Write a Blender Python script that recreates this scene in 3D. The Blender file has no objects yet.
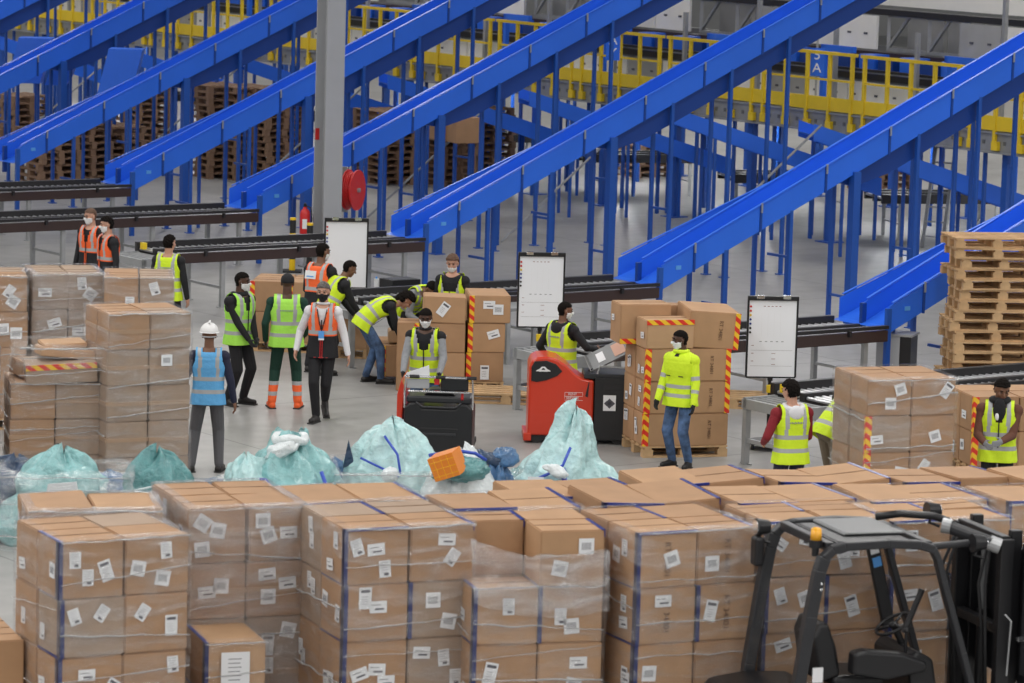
import bpy, bmesh, math, random
import numpy as np
from mathutils import Vector, Matrix, noise
RND = random.Random(11)
rad = math.radians
C = bpy.context.scene.collection

# ------------------------------------------------------------------ camera
CAMH, F_PX, PITCH, ROLL = 7.67, 3727.0, rad(7.774), 0.0281
FWD = Vector((0, math.cos(PITCH), -math.sin(PITCH)))
_r0, _u0 = Vector((1, 0, 0)), Vector((0, math.sin(PITCH), math.cos(PITCH)))
RGT = _r0*math.cos(ROLL) + _u0*math.sin(ROLL)
UPV = -_r0*math.sin(ROLL) + _u0*math.cos(ROLL)
cd = bpy.data.cameras.new('camera'); cam = bpy.data.objects.new('camera', cd); C.objects.link(cam)
cam.matrix_world = Matrix(((RGT.x, UPV.x, -FWD.x, 0), (RGT.y, UPV.y, -FWD.y, 0), (RGT.z, UPV.z, -FWD.z, CAMH), (0, 0, 0, 1)))
cd.sensor_width = 36; cd.lens = F_PX/1024*36; cd.clip_end = 400; cd.clip_start = 1
cd.dof.use_dof = True; cd.dof.focus_distance = 46.5; cd.dof.aperture_fstop = 3.6
bpy.context.scene.camera = cam
def at(px, py, h=0.0):
    d = FWD + RGT*((px-512)/F_PX) - UPV*((py-341.5)/F_PX)
    return Vector((0, 0, CAMH)) + d*((h-CAMH)/d.z)

# ------------------------------------------------------------------ light
sc = bpy.context.scene
sc.view_settings.view_transform = 'Standard'; sc.view_settings.look = 'None'
sc.view_settings.exposure = 0.36; sc.view_settings.gamma = 1; sc.view_settings.use_curve_mapping = False
sc.cycles.use_denoising = True
sc.cycles.transparent_max_bounces = 16; sc.cycles.max_bounces = 6
w = bpy.data.worlds.new('hall_light'); sc.world = w; w.use_nodes = True
w.node_tree.nodes['Background'].inputs[0].default_value = (0.86, 0.93, 1.0, 1)
w.node_tree.nodes['Background'].inputs[1].default_value = 0.09
def area(x, y, z, sx, sy, power, col=(1, .97, .93)):
    l = bpy.data.lights.new('ceiling_lamp', 'AREA'); l.shape = 'RECTANGLE'; l.size = sx; l.size_y = sy
    l.energy = power; l.color = col
    o = bpy.data.objects.new('ceiling_lamp', l); C.objects.link(o); o.location = (x, y, z)
    o['label'] = 'ceiling lamp strip'; o['category'] = 'lamp'; return o
for yy in (-34, -20, -7, 6, 18, 30, 42, 54, 68, 84, 100, 118):
    for xx in (-42, -30, -18, -6, 6, 18, 30, 42):
        area(xx, yy, 12.5, 1.2, 9.0, 300 if yy == 68 else 440)
for i in range(10):   # tubes fixed under the sorter platform
    q = Vector((5.41, 72.17, 0))+Vector((math.sin(rad(35.5)), -math.cos(rad(35.5)), 0))*(-33+i*4.6)+Vector((math.cos(rad(35.5)), math.sin(rad(35.5)), 0))*3.4
    area(q.x, q.y, 2.1, .4, 2.2, 60, (.95, .98, 1))

# ------------------------------------------------------------------ materials
M = {}
def mat(name, col, rough=.6, metal=0., var=.0, scale=8., bump=0., spec=.5, trans=0., coat=0., emit=None, bdist=.02):
    m = bpy.data.materials.new(name); m.use_nodes = True; nt = m.node_tree; b = nt.nodes['Principled BSDF']
    b.inputs['Base Color'].default_value = (*col, 1); b.inputs['Roughness'].default_value = rough
    b.inputs['Metallic'].default_value = metal; b.inputs['Specular IOR Level'].default_value = spec
    if coat: b.inputs['Coat Weight'].default_value = coat; b.inputs['Coat Roughness'].default_value = .15
    if emit: b.inputs['Emission Color'].default_value = (*col, 1); b.inputs['Emission Strength'].default_value = emit
    if var or bump:
        tc = nt.nodes.new('ShaderNodeTexCoord'); n = nt.nodes.new('ShaderNodeTexNoise'); n.inputs['Scale'].default_value = scale
        n.inputs['Detail'].default_value = 6; nt.links.new(tc.outputs['Object'], n.inputs['Vector'])
        if var:
            r = nt.nodes.new('ShaderNodeMapRange'); r.inputs[1].default_value = .25; r.inputs[2].default_value = .75
            r.inputs[3].default_value = 1-var; r.inputs[4].default_value = 1+var
            mx = nt.nodes.new('ShaderNodeVectorMath'); mx.operation = 'SCALE'; mx.inputs[0].default_value = col
            nt.links.new(n.outputs[0], r.inputs[0]); nt.links.new(r.outputs[0], mx.inputs['Scale'])
            nt.links.new(mx.outputs[0], b.inputs['Base Color'])
        if bump:
            bp = nt.nodes.new('ShaderNodeBump'); bp.inputs['Strength'].default_value = bump; bp.inputs['Distance'].default_value = bdist
            nt.links.new(n.outputs[0], bp.inputs['Height']); nt.links.new(bp.outputs[0], b.inputs['Normal'])
    M[name] = m; return m
mat('card0', (.455, .268, .142), .72, var=.10, scale=3, bump=.10)
mat('card1', (.395, .228, .120), .72, var=.10, scale=4, bump=.10)
mat('card2', (.50, .31, .175), .72, var=.09, scale=3, bump=.10)
mat('card_grey', (.36, .255, .18), .68, var=.10, scale=4, bump=.12)
mat('tape_brown', (.43, .275, .165), .28, coat=.2)
mat('seam', (.22, .13, .075), .7)
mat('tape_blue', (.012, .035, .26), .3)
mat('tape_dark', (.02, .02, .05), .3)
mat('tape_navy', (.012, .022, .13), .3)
mat('paper', (.80, .81, .83), .6)
mat('ink', (.10, .10, .12), .7)
mat('print_ink', (.12, .065, .04), .8)
mat('wood', (.52, .33, .17), .75, var=.25, scale=5, bump=.2)
mat('wood_pale', (.55, .36, .19), .75, var=.2, scale=6, bump=.2)
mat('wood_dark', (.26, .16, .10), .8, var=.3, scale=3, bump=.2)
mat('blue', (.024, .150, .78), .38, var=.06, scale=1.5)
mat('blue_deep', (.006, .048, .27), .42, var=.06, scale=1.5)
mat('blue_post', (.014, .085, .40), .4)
mat('yellow', (.78, .55, .02), .45, var=.08, scale=3)
mat('steel', (.42, .43, .44), .4, .5, var=.1, scale=6)
mat('steel_dark', (.16, .165, .17), .45, .4)
mat('galv', (.30, .31, .32), .5, .3, var=.15, scale=4)
mat('chrome', (.75, .76, .78), .18, 1.)
mat('column_paint', (.40, .41, .43), .5, var=.05, scale=2)
mat('black_rail', (.018, .017, .019), .4)
mat('brown_rail', (.045, .026, .024), .38)
mat('roller', (.50, .51, .53), .35, .6)
mat('rubber', (.02, .02, .022), .7)
mat('black_plastic', (.012, .012, .014), .38)
mat('charcoal', (.026, .027, .031), .42, var=.08, scale=5)
mat('red_paint', (.62, .040, .012), .35, coat=.3)
mat('red', (.60, .02, .02), .4)
mat('orange', (.80, .24, .02), .35)
mat('amber', (.90, .42, .02), .2, coat=.5)
mat('white_board', (.90, .92, .96), .35)
mat('white', (.82, .82, .82), .5)
mat('panel', (.90, .88, .83), .5, var=.06, scale=2)
mat('panel_grey', (.36, .36, .36), .5, var=.1, scale=2)
mat('skin_dark', (.085, .038, .022), .5)
mat('skin_brown', (.20, .095, .055), .5)
mat('skin_light', (.55, .30, .21), .5)
mat('hair', (.010, .008, .007), .9, spec=.1)
mat('hair_grey', (.10, .09, .085), .6)
mat('hair_brown', (.11, .055, .03), .6)
mat('eye', (.01, .008, .007), .3)
mat('lip', (.28, .10, .09), .5)
mat('mask_white', (.86, .87, .88), .7)
mat('black_cloth', (.012, .012, .015), .85, bump=.3, scale=30)
mat('navy_cloth', (.015, .018, .045), .85, bump=.3, scale=30)
mat('dark_green', (.008, .045, .03), .85, bump=.3, scale=30)
mat('grey_cloth', (.27, .28, .30), .85, var=.1, bump=.3, scale=30)
mat('grey_trouser', (.11, .11, .12), .85, bump=.3, scale=30)
mat('khaki', (.16, .125, .085), .85, bump=.3, scale=30)
mat('brown_cloth', (.13, .050, .030), .85, bump=.3, scale=30)
mat('dark_red', (.22, .012, .02), .85, bump=.3, scale=30)
mat('white_cloth', (.74, .74, .77), .8, bump=.3, scale=30)
mat('jeans', (.06, .11, .22), .85, var=.8, scale=9, bump=.3)
mat('hiv_yellow', (.66, .88, .02), .7, bump=.5, scale=18, emit=None)
mat('hiv_lime', (.42, .88, .10), .7, bump=.5, scale=18)
mat('hiv_orange', (.95, .14, .03), .7, bump=.5, scale=18)
mat('sky_vest', (.12, .42, .78), .7, bump=.5, scale=18)
mat('reflective', (.40, .41, .42), .45)
mat('shoe', (.015, .013, .013), .5)
mat('sole', (.03, .03, .03), .7)
mat('badge', (.10, .35, .80), .5)
mat('teal', (.26, .52, .53), .32, var=.18, scale=7, bump=.9, bdist=.10, coat=.4)
mat('teal_pale', (.48, .72, .73), .32, var=.2, scale=7, bump=.9, bdist=.10, coat=.4)
mat('teal_dark', (.10, .29, .30), .32, var=.25, scale=7, bump=.9, bdist=.10, coat=.4)
mat('bag_blue', (.07, .17, .34), .32, var=.5, scale=7, bump=.9, bdist=.10, coat=.4)
mat('bag_navy', (.02, .05, .11), .32, var=.3, scale=7, bump=.9, bdist=.10, coat=.4)
mat('bag_white', (.78, .84, .86), .32, var=.1, scale=7, bump=.9, bdist=.10, coat=.4)
mat('bag_tie', (.03, .08, .50), .4)
mat('warning', (.75, .55, .55), .5)

def stripes_mat(name, c1, c2, freq, axis=(0, 1, 1)):
    m = bpy.data.materials.new(name); m.use_nodes = True; nt = m.node_tree; b = nt.nodes['Principled BSDF']
    tc = nt.nodes.new('ShaderNodeTexCoord'); dp = nt.nodes.new('ShaderNodeVectorMath'); dp.operation = 'DOT_PRODUCT'
    dp.inputs[1].default_value = Vector(axis)*freq
    fr = nt.nodes.new('ShaderNodeMath'); fr.operation = 'FRACT'; gt = nt.nodes.new('ShaderNodeMath'); gt.operation = 'GREATER_THAN'; gt.inputs[1].default_value = .5
    mx = nt.nodes.new('ShaderNodeMix'); mx.data_type = 'RGBA'; mx.inputs[6].default_value = (*c1, 1); mx.inputs[7].default_value = (*c2, 1)
    L = nt.links.new; L(tc.outputs['Object'], dp.inputs[0]); L(dp.outputs['Value'], fr.inputs[0]); L(fr.outputs[0], gt.inputs[0])
    L(gt.outputs[0], mx.inputs[0]); L(mx.outputs[2], b.inputs['Base Color']); b.inputs['Roughness'].default_value = .4
    M[name] = m
stripes_mat('hazard', (.72, .035, .02), (.90, .55, .03), 8.0, (.8, .8, 1))
stripes_mat('bollard_paint', (.85, .55, .01), (.02, .02, .02), 2.2, (0, 0, 1))

def film_mat(name, base, gloss, tint=(.9, .93, .96), rough=.18, wr=14.):
    """clear stretch film: mostly transparent, with wrinkled shiny bands"""
    m = bpy.data.materials.new(name); m.use_nodes = True; nt = m.node_tree; N = nt.nodes.new; L = nt.links.new
    for n in list(nt.nodes): nt.nodes.remove(n)
    out = N('ShaderNodeOutputMaterial'); tr = N('ShaderNodeBsdfTransparent'); pr = N('ShaderNodeBsdfPrincipled')
    pr.inputs['Base Color'].default_value = (*tint, 1); pr.inputs['Roughness'].default_value = rough; pr.inputs['Specular IOR Level'].default_value = 1.
    tc = N('ShaderNodeTexCoord'); mp = N('ShaderNodeMapping'); mp.inputs['Scale'].default_value = (.8, .8, 3.2)
    n1 = N('ShaderNodeTexNoise'); n1.inputs['Scale'].default_value = 2.2; n1.inputs['Detail'].default_value = 5; n1.inputs['Distortion'].default_value = 1.2
    n2 = N('ShaderNodeTexNoise'); n2.inputs['Scale'].default_value = wr; n2.inputs['Detail'].default_value = 3; n2.inputs['Distortion'].default_value = 2.
    L(tc.outputs['Object'], mp.inputs[0]); L(mp.outputs[0], n1.inputs['Vector']); L(mp.outputs[0], n2.inputs['Vector'])
    bp = N('ShaderNodeBump'); bp.inputs['Strength'].default_value = .9; bp.inputs['Distance'].default_value = .035; L(n2.outputs[0], bp.inputs['Height']); L(bp.outputs[0], pr.inputs['Normal'])
    mr = N('ShaderNodeMapRange'); mr.inputs[1].default_value = .42; mr.inputs[2].default_value = .72; mr.inputs[3].default_value = base; mr.inputs[4].default_value = gloss
    L(n1.outputs[0], mr.inputs[0]); gl = N('ShaderNodeBsdfGlossy'); gl.inputs['Color'].default_value = (1, 1, 1, 1); gl.inputs['Roughness'].default_value = rough; L(bp.outputs[0], gl.inputs['Normal'])
    m2 = N('ShaderNodeMixShader'); m2.inputs[0].default_value = .42; L(pr.outputs[0], m2.inputs[1]); L(gl.outputs[0], m2.inputs[2])
    mx = N('ShaderNodeMixShader'); L(mr.outputs[0], mx.inputs[0]); L(tr.outputs[0], mx.inputs[1]); L(m2.outputs[0], mx.inputs[2])
    L(mx.outputs[0], out.inputs[0]); M[name] = m
film_mat('film', .06, .36, rough=.14)
film_mat('film_grey', .22, .58, (.62, .63, .66), rough=.16)
film_mat('film_bag', .16, .5, (.72, .80, .83), wr=9.)
film_mat('film_rope', .45, .85, (.86, .88, .9), rough=.22, wr=30.)
film_mat('cab_glass', .03, .06, (.55, .58, .6), rough=.08, wr=1.)

def floor_mat():
    m = bpy.data.materials.new('concrete'); m.use_nodes = True; nt = m.node_tree; N = nt.nodes.new; L = nt.links.new; b = nt.nodes['Principled BSDF']
    tc = N('ShaderNodeTexCoord'); mp = N('ShaderNodeMapping'); mp.inputs['Rotation'].default_value = (0, 0, rad(-35.5)); L(tc.outputs['Object'], mp.inputs[0])
    n1 = N('ShaderNodeTexNoise'); n1.inputs['Scale'].default_value = .35; n1.inputs['Detail'].default_value = 8; n1.inputs['Roughness'].default_value = .65
    mp2 = N('ShaderNodeMapping'); mp2.inputs['Scale'].default_value = (.25, 1.6, 1); L(mp.outputs[0], mp2.inputs[0]); L(mp2.outputs[0], n1.inputs['Vector'])
    n2 = N('ShaderNodeTexNoise'); n2.inputs['Scale'].default_value = 3.; n2.inputs['Detail'].default_value = 8; L(mp.outputs[0], n2.inputs['Vector'])
    cr = N('ShaderNodeValToRGB'); cr.color_ramp.elements[0].position = .3; cr.color_ramp.elements[0].color = (.255, .25, .243, 1)
    cr.color_ramp.elements[1].position = .72; cr.color_ramp.elements[1].color = (.385, .38, .37, 1)
    ad = N('ShaderNodeMath'); ad.operation = 'MULTIPLY_ADD'; ad.inputs[1].default_value = .45; ad.inputs[2].default_value = -.22
    ad2 = N('ShaderNodeMath'); ad2.operation = 'ADD'; L(n2.outputs[0], ad.inputs[0]); L(ad.outputs[0], ad2.inputs[0]); L(n1.outputs[0], ad2.inputs[1]); L(ad2.outputs[0], cr.inputs[0])
    br = N('ShaderNodeTexBrick'); br.offset = 0; br.inputs['Color1'].default_value = br.inputs['Color2'].default_value = (1, 1, 1, 1); br.inputs['Mortar'].default_value = (.45, .45, .45, 1)
    br.inputs['Scale'].default_value = 1; br.inputs['Mortar Size'].default_value = .012; br.inputs['Brick Width'].default_value = 6; br.inputs['Row Height'].default_value = 6
    L(mp.outputs[0], br.inputs['Vector']); mx = N('ShaderNodeMix'); mx.data_type = 'RGBA'; mx.blend_type = 'MULTIPLY'; mx.inputs[0].default_value = 1
    L(cr.outputs[0], mx.inputs[6]); L(br.outputs['Color'], mx.inputs[7]); L(mx.outputs[2], b.inputs['Base Color'])
    rr = N('ShaderNodeMapRange'); rr.inputs[3].default_value = .32; rr.inputs[4].default_value = .55; L(n1.outputs[0], rr.inputs[0]); L(rr.outputs[0], b.inputs['Roughness'])
    M['concrete'] = m
floor_mat()

# ------------------------------------------------------------------ mesh helpers
class MB:
    def __init__(s): s.v = []; s.f = []; s.m = []; s.mats = []
    def mi(s, m):
        if m not in s.mats: s.mats.append(m)
        return s.mats.index(m)
    def raw(s, vs, fs, m):
        k = len(s.v); s.v += [tuple(v) for v in vs]; s.f += [tuple(i+k for i in f) for f in fs]; s.m += [s.mi(m)]*len(fs); return s
    def box(s, x0, x1, y0, y1, z0, z1, m, T=None):
        vs = [Vector(p) for p in ((x0, y0, z0), (x1, y0, z0), (x1, y1, z0), (x0, y1, z0), (x0, y0, z1), (x1, y0, z1), (x1, y1, z1), (x0, y1, z1))]
        if T: vs = [T @ v for v in vs]
        return s.raw(vs, [(0, 3, 2, 1), (4, 5, 6, 7), (0, 1, 5, 4), (1, 2, 6, 5), (2, 3, 7, 6), (3, 0, 4, 7)], m)
    def prism(s, pts, ax, a, b, m):
        """polygon pts (2D) extruded along axis ax from a to b"""
        def p3(p, t): return {'x': (t, p[0], p[1]), 'y': (p[0], t, p[1]), 'z': (p[0], p[1], t)}[ax]
        n = len(pts); vs = [p3(p, a) for p in pts]+[p3(p, b) for p in pts]
        fs = [tuple(range(n)), tuple(range(2*n-1, n-1, -1))]+[(i, i+n, (i+1) % n+n, (i+1) % n) for i in range(n)]
        return s.raw(vs, fs, m)
    def bar(s, a, b, r, m, n=8, r2=None, cap=True):
        a, b = Vector(a), Vector(b); d = (b-a); L = d.length
        if L < 1e-6: return s
        d /= L; u = d.orthogonal().normalized(); w_ = d.cross(u); r2 = r if r2 is None else r2; vs = []
        for c, rr in ((a, r), (b, r2)):
            for i in range(n):
                t = 2*math.pi*i/n; vs.append(c+(u*math.cos(t)+w_*math.sin(t))*rr)
        fs = [(i, (i+1) % n, (i+1) % n+n, i+n) for i in range(n)]
        if cap: fs += [tuple(range(n-1, -1, -1)), tuple(range(n, 2*n))]
        return s.raw(vs, fs, m)
    def sbar(s, a, b, wd, dp, m, side=(0, 0, 1)):
        """rectangular bar from a to b; wd along cross, dp along side-ish"""
        a, b = Vector(a), Vector(b); d = (b-a).normalized(); sd = Vector(side)
        u = d.cross(sd)
        u = u.normalized() if u.length > 1e-4 else d.orthogonal().normalized()
        v = u.cross(d).normalized(); vs = []
        for c in (a, b):
            for i, j in ((-1, -1), (1, -1), (1, 1), (-1, 1)): vs.append(c+u*wd/2*i+v*dp/2*j)
        return s.raw(vs, [(0, 3, 2, 1), (4, 5, 6, 7), (0, 1, 5, 4), (1, 2, 6, 5), (2, 3, 7, 6), (3, 0, 4, 7)], m)
    def path(s, pts, r, m, n=8):
        pts = [Vector(p) for p in pts]; rings = []; u = None
        for i, p in enumerate(pts):
            d = (pts[min(i+1, len(pts)-1)]-pts[max(i-1, 0)]).normalized()
            if u is None: u = d.orthogonal().normalized()
            u = (u-d*u.dot(d)).normalized(); w_ = d.cross(u); rings.append([p+(u*math.cos(2*math.pi*k/n)+w_*math.sin(2*math.pi*k/n))*r for k in range(n)])
        return s.loft(rings, m, True)
    def loft(s, rings, m, cap=False, closed=True):
        n = len(rings[0]); vs = [p for r in rings for p in r]; fs = []
        for k in range(len(rings)-1):
            for i in range(n if closed else n-1):
                j = (i+1) % n; fs.append((k*n+i, k*n+j, (k+1)*n+j, (k+1)*n+i))
        if cap: fs += [tuple(range(n-1, -1, -1)), tuple(range((len(rings)-1)*n, len(rings)*n))]
        return s.raw(vs, fs, m)
    def ell(s, c, r, m, nu=16, nv=10, T=None, v0=0., v1=1.):
        rings = []; c = Vector(c)
        for k in range(nv+1):
            t = math.pi*(v0+(v1-v0)*k/nv); z = -math.cos(t); q = max(math.sin(t), 1e-3)
            ring = [Vector((r[0]*q*math.cos(2*math.pi*i/nu), r[1]*q*math.sin(2*math.pi*i/nu), r[2]*z)) for i in range(nu)]
            rings.append([c+((T @ p) if T else p) for p in ring])
        return s.loft(rings, m, True)
    def mesh(s, name):
        me = bpy.data.meshes.new(name); me.from_pydata(s.v, [], s.f)
        for m in s.mats: me.materials.append(M[m])
        me.polygons.foreach_set('material_index', s.m); me.update(); return me
    def build(s, name, parent=None, loc=None, rz=0, smooth=False, bevel=0, seg=2):
        o = bpy.data.objects.new(name, s.mesh(name)); C.objects.link(o)
        if parent: o.parent = parent
        if loc is not None: o.location = loc
        o.rotation_euler = (0, 0, rz)
        if smooth:
            for p in o.data.polygons: p.use_smooth = True
        if bevel:
            b = o.modifiers.new('bevel', 'BEVEL'); b.width = bevel; b.segments = seg; b.limit_method = 'ANGLE'
        return o
def empty(name, loc, rz=0, label=None, cat=None, group=None):
    o = bpy.data.objects.new(name, None); C.objects.link(o); o.location = loc; o.rotation_euler = (0, 0, rz); o.empty_display_size = .1
    return tag(o, label, cat, group)
def tag(o, label=None, cat=None, group=None, kind=None):
    if label: o['label'] = label
    if cat: o['category'] = cat
    if group: o['group'] = group
    if kind: o['kind'] = kind
    return o
def child(name, me, parent, loc=(0, 0, 0), rot=(0, 0, 0)):
    o = bpy.data.objects.new(name, me); C.objects.link(o); o.parent = parent; o.location = loc; o.rotation_euler = rot; return o
def copy_tree(o, parent=None):
    c = o.copy(); C.objects.link(c)
    if parent: c.parent = parent
    for ch in list(o.children): copy_tree(ch, c)
    return c
def text_mesh(txt, size, m, depth=.001, align='CENTER'):
    cu = bpy.data.curves.new('t', 'FONT'); cu.body = txt; cu.size = size; cu.extrude = depth; cu.align_x = align; cu.align_y = 'CENTER'
    o = bpy.data.objects.new('t', cu); C.objects.link(o); dg = bpy.context.evaluated_depsgraph_get(); dg.update()
    me = bpy.data.meshes.new_from_object(o.evaluated_get(dg)); me.materials.clear(); me.materials.append(M[m])
    bpy.data.objects.remove(o); return me

# ------------------------------------------------------------------ the hall shell
f = MB().box(-60, 60, 5, 165, -.3, 0, 'concrete').build('floor'); tag(f, kind='structure')
f = MB().box(-60, 60, 150, 150.4, 0, 16, 'panel_grey').build('wall_back'); tag(f, kind='structure')
# ------------------------------------------------------------------ chutes, conveyors, sorter
AL, EL = rad(35.5), rad(23.8)
DV = Vector((math.cos(AL), math.sin(AL), 0)); PV = Vector((math.sin(AL), -math.cos(AL), 0))
TE = math.tan(EL)
MSH = {}
def make_chute(tip, name_label, L=13.2, trough=True, W=1.08, post_every=1.28):
    """local x along the chute (uphill), y = lateral away from camera; origin on floor below the tip"""
    root = empty('parcel_chute', (tip.x, tip.y, 0), AL, name_label, 'chute', 'blue two-lane parcel chutes')
    z0 = .95
    def zz(x): return z0+x*TE
    # side walls: far at y=0, middle, near at y=-W  (each wall a sheet with a top flange)
    XM = 2.6; YC = -W*.5      # the two lanes merge into one at XM
    def wall(p0, p1, nm, bot, x0=0):
        mb = MB(); (xa, ya), (xb, yb) = p0, p1; top = .31; th = .006; vs = []
        for (x, y) in (p0, p1):
            cut = .03 if x == 0 else 0
            for dy in (-th, th): vs += [(x, y+dy, zz(x)+bot), (x, y+dy, zz(x)+top-cut)]
        mb.raw(vs, [(0, 4, 5, 1), (2, 3, 7, 6), (1, 5, 7, 3), (0, 2, 6, 4), (0, 1, 3, 2), (4, 6, 7, 5)], 'blue')
        mb.sbar((xa+.05, ya, zz(xa+.05)+top), (xb, yb, zz(xb)+top), .05, .012, 'blue')
        return mb.build(nm, root)
    wall((0, 0), (XM, YC), 'side_wall', -.06)
    wall((0, -W/2), (L, YC), 'centre_wall', -.05)
    near = wall((0, -W), (L, -W), 'side_wall', -.10)
    k = .62
    while k < L:
        if ('jc', 0) not in MSH:
            MSH[('jc', 0)] = MB().box(-.02, .02, -.022, -.006, -.12, .30, 'blue_deep').box(-.012, .012, -.045, -.012, .18, .33, 'steel').mesh('joint_clamp')
        child('joint_clamp', MSH[('jc', 0)], near, (k, -W, zz(k))); k += post_every
    b = MB(); b.raw([(-.12, 0, zz(0)-.03), (-.12, -W, zz(0)-.03), (0, -W, zz(0)), (0, 0, zz(0)), (XM, -W, zz(XM)), (XM, YC, zz(XM)), (L, -W, zz(L)), (L, YC, zz(L))], [(0, 1, 2, 3), (3, 2, 4, 5), (5, 4, 6, 7)], 'blue'); b.build('slide_bed', root)
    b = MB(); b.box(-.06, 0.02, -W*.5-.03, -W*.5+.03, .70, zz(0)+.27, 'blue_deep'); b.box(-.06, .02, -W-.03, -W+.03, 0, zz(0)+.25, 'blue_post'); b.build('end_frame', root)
    b = MB(); b.box(.27, .37, -W-.018, -W-.005, zz(.2)+.12, zz(.2)+.18, 'badge'); b.build('sticker', root)
    if trough:
        b = MB(); x0 = 3.4
        b.prism([(x0, zz(x0)-.06), (L, zz(L)-.06), (L, zz(L)-.48), (x0+1.2, zz(x0+1.2)-.48), (x0+.5, zz(x0+.5)-.36)], 'y', -W*.90, -W*.48, 'blue_deep'); b.build('under_trough', root)  # the shade under the chute is put into this panel's darker blue
    # posts
    k = 1.24; i = 0
    post = None
    while k < 8.4:
        for y in ((YC+.0 if k > XM else -.2), -W+.02):
            big = (i % 4 == 2 and y < -.9)
            r = .07 if big else .030
            zt = zz(k)-.08
            b = MB().box(-r, r, -r, r, 0, zt, 'blue_post'); b.box(-r-.04, r+.04, -r-.04, r+.04, 0, .015, 'blue_post')
            b.build('support_post', root, (k, y, 0))
        hz = (.55, 1.25)[i % 2]
        if hz < zz(k)-.3: MB().box(k-.02, k+.02, -W, YC, hz-.02, hz+.02, 'blue_post').build('cross_tie', root)
        if k > 1.5:
            kk = k-post_every/2; MB().box(-.026, .026, -.026, .026, 0, zz(kk)-.08, 'blue_post').build('support_post', root, (kk, YC+.30 if kk > XM else -.3, 0))
        k += post_every; i += 1
    if L > 8:
        MB().bar((5.6, YC, .1), (8.9, YC, 2.6), .022, 'galv', 6).build('diagonal_brace', root)
    return root
TIPS = [(-7, 157), (105, 180), (229, 204), (391, 232), (618, 276), (839, 317)]
tp = [at(x, y, .95) for x, y in TIPS]
step = (tp[5]-tp[0])/5
chlab = ['blue parcel chute third from the left edge, ending behind the first black conveyor',
         'blue parcel chute ending at the conveyor behind the two men in orange vests',
         'blue parcel chute whose foot shows just left of the grey steel column',
         'blue parcel chute ending above the first whiteboard, right of the grey column',
         'long blue parcel chute ending right of the second whiteboard',
         'blue parcel chute at the right, ending behind the tall pallet stack']
spec = []
for i, t in enumerate(tp): spec.append((t, chlab[i]))
spec.append((tp[0]-step*1.0, 'blue parcel chute second from the top left corner'))
spec.append((tp[0]-step*2.05, 'blue parcel chute in the top left corner of the photo'))
chutes = []
for i, (t, lab) in enumerate(spec):
    chutes.append(make_chute(t, lab, L=14.0))

def make_conveyor(end, L, label, x_from=0.0):
    """roller conveyor, two lanes; right end under the chute foot. local x runs from 0 (chute end) to -L"""
    root = empty('roller_conveyor', (end.x, end.y, 0), AL, label, 'conveyor', 'black roller conveyors below the chutes')
    x1 = -.10; x0 = -L; h = .88; W = 1.10
    for y, m, zt in ((.02, 'black_rail', .10), (-W/2, 'black_rail', .05), (-W-.04, 'brown_rail', .03)):
        b = MB().box(x0, x1 if y < -.5 else -.1, y-.045, y+.045, h-.13, h+zt, m); b.build('side_rail', root, bevel=.008)
    b = MB().box(x0, x1, -W-.1, -W-.02, h+.05, h+.10, 'black_rail'); b.build('guard_strip', root)
    b = MB()
    n = int(L/.12)
    for i in range(n):
        x = x0+.05+i*.12
        for y0, y1 in ((-W/2+.06, -.04), (-W, -W/2-.06)): b.bar((x, y0, h-.01), (x, y1, h-.01), .024, 'roller', 6)
    tag(b.build('roller_bed', root), kind='stuff')
    k = x1-.35
    while k > x0+.2:
        lg = MB()
        for y in (-.02, -W): lg.box(k-.035, k+.035, y-.035, y+.035, 0, h-.1, 'steel')
        lg.box(k-.02, k+.02, -W, 0, .30, .34, 'steel'); lg.box(k-.02, k+.02, -W, 0, h-.16, h-.1, 'steel')
        for y in (-.02, -W): lg.box(k-.07, k+.07, y-.06, y+.06, 0, .012, 'steel')
        lg.build('leg_frame', root)
        sn = MB().box(k-.4, k-.36, -W-.14, -W-.08, h-.02, h+.06, 'black_rail'); sn.build('sensor', root)
        k -= 1.75
    hd = MB()
    for y in (-W+.03, -.06): hd.box(x0-.5, x0, y-.03, y+.03, h-.20, h-.04, 'galv'); hd.box(x0-.5, x0-.42, y-.035, y+.035, 0, h-.2, 'steel'); hd.box(x0-.46, x0-.43, y-.1, y+.1, 0, .02, 'steel')
    hd.box(x0-.5, x0-.44, -W, 0, h-.18, h-.06, 'steel').box(x0-.48, x0-.44, -W, 0, .28, .33, 'steel'); hd.build('head_frame', root)
    hb = MB()
    for q in range(4): hb.bar((x0-.38+q*.11, -W+.06, h-.07), (x0-.38+q*.11, -.09, h-.07), .024, 'galv', 8)
    tag(hb.build('head_rollers', root), kind='stuff')
    MB().box(x0-.02, x0+.06, -.24, -.14, h+.0, h+.11, 'yellow').build('stop_switch', root, bevel=.01)
    return root
Ls = [9, 8.2, 4.9, 5.1, 5.2, 2]
cl = ['black roller conveyor at the left edge, farthest back, above the orange-vested men',
      'black roller conveyor running behind the heads of the two orange-vested men',
      'black roller conveyor passing in front of the grey column and first whiteboard',
      'black roller conveyor behind the second whiteboard and the young masked man',
      'black roller conveyor behind the third whiteboard and the striped box stack', '']
for i in range(5):
    t = at(*TIPS[i+0], .95) if i else tp[0]
for i, k in enumerate((1, 2, 3, 4, 5)):
    e = tp[k]
    make_conveyor(e, Ls[i], cl[i])
# the nearest conveyor, its head beside the third whiteboard
e = at(742, 392, .9)
e6 = e + DV*9.2
make_conveyor(Vector((e6.x, e6.y, 0)), 8.7, 'black roller conveyor with grey head frame behind the man in red sleeves')

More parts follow.
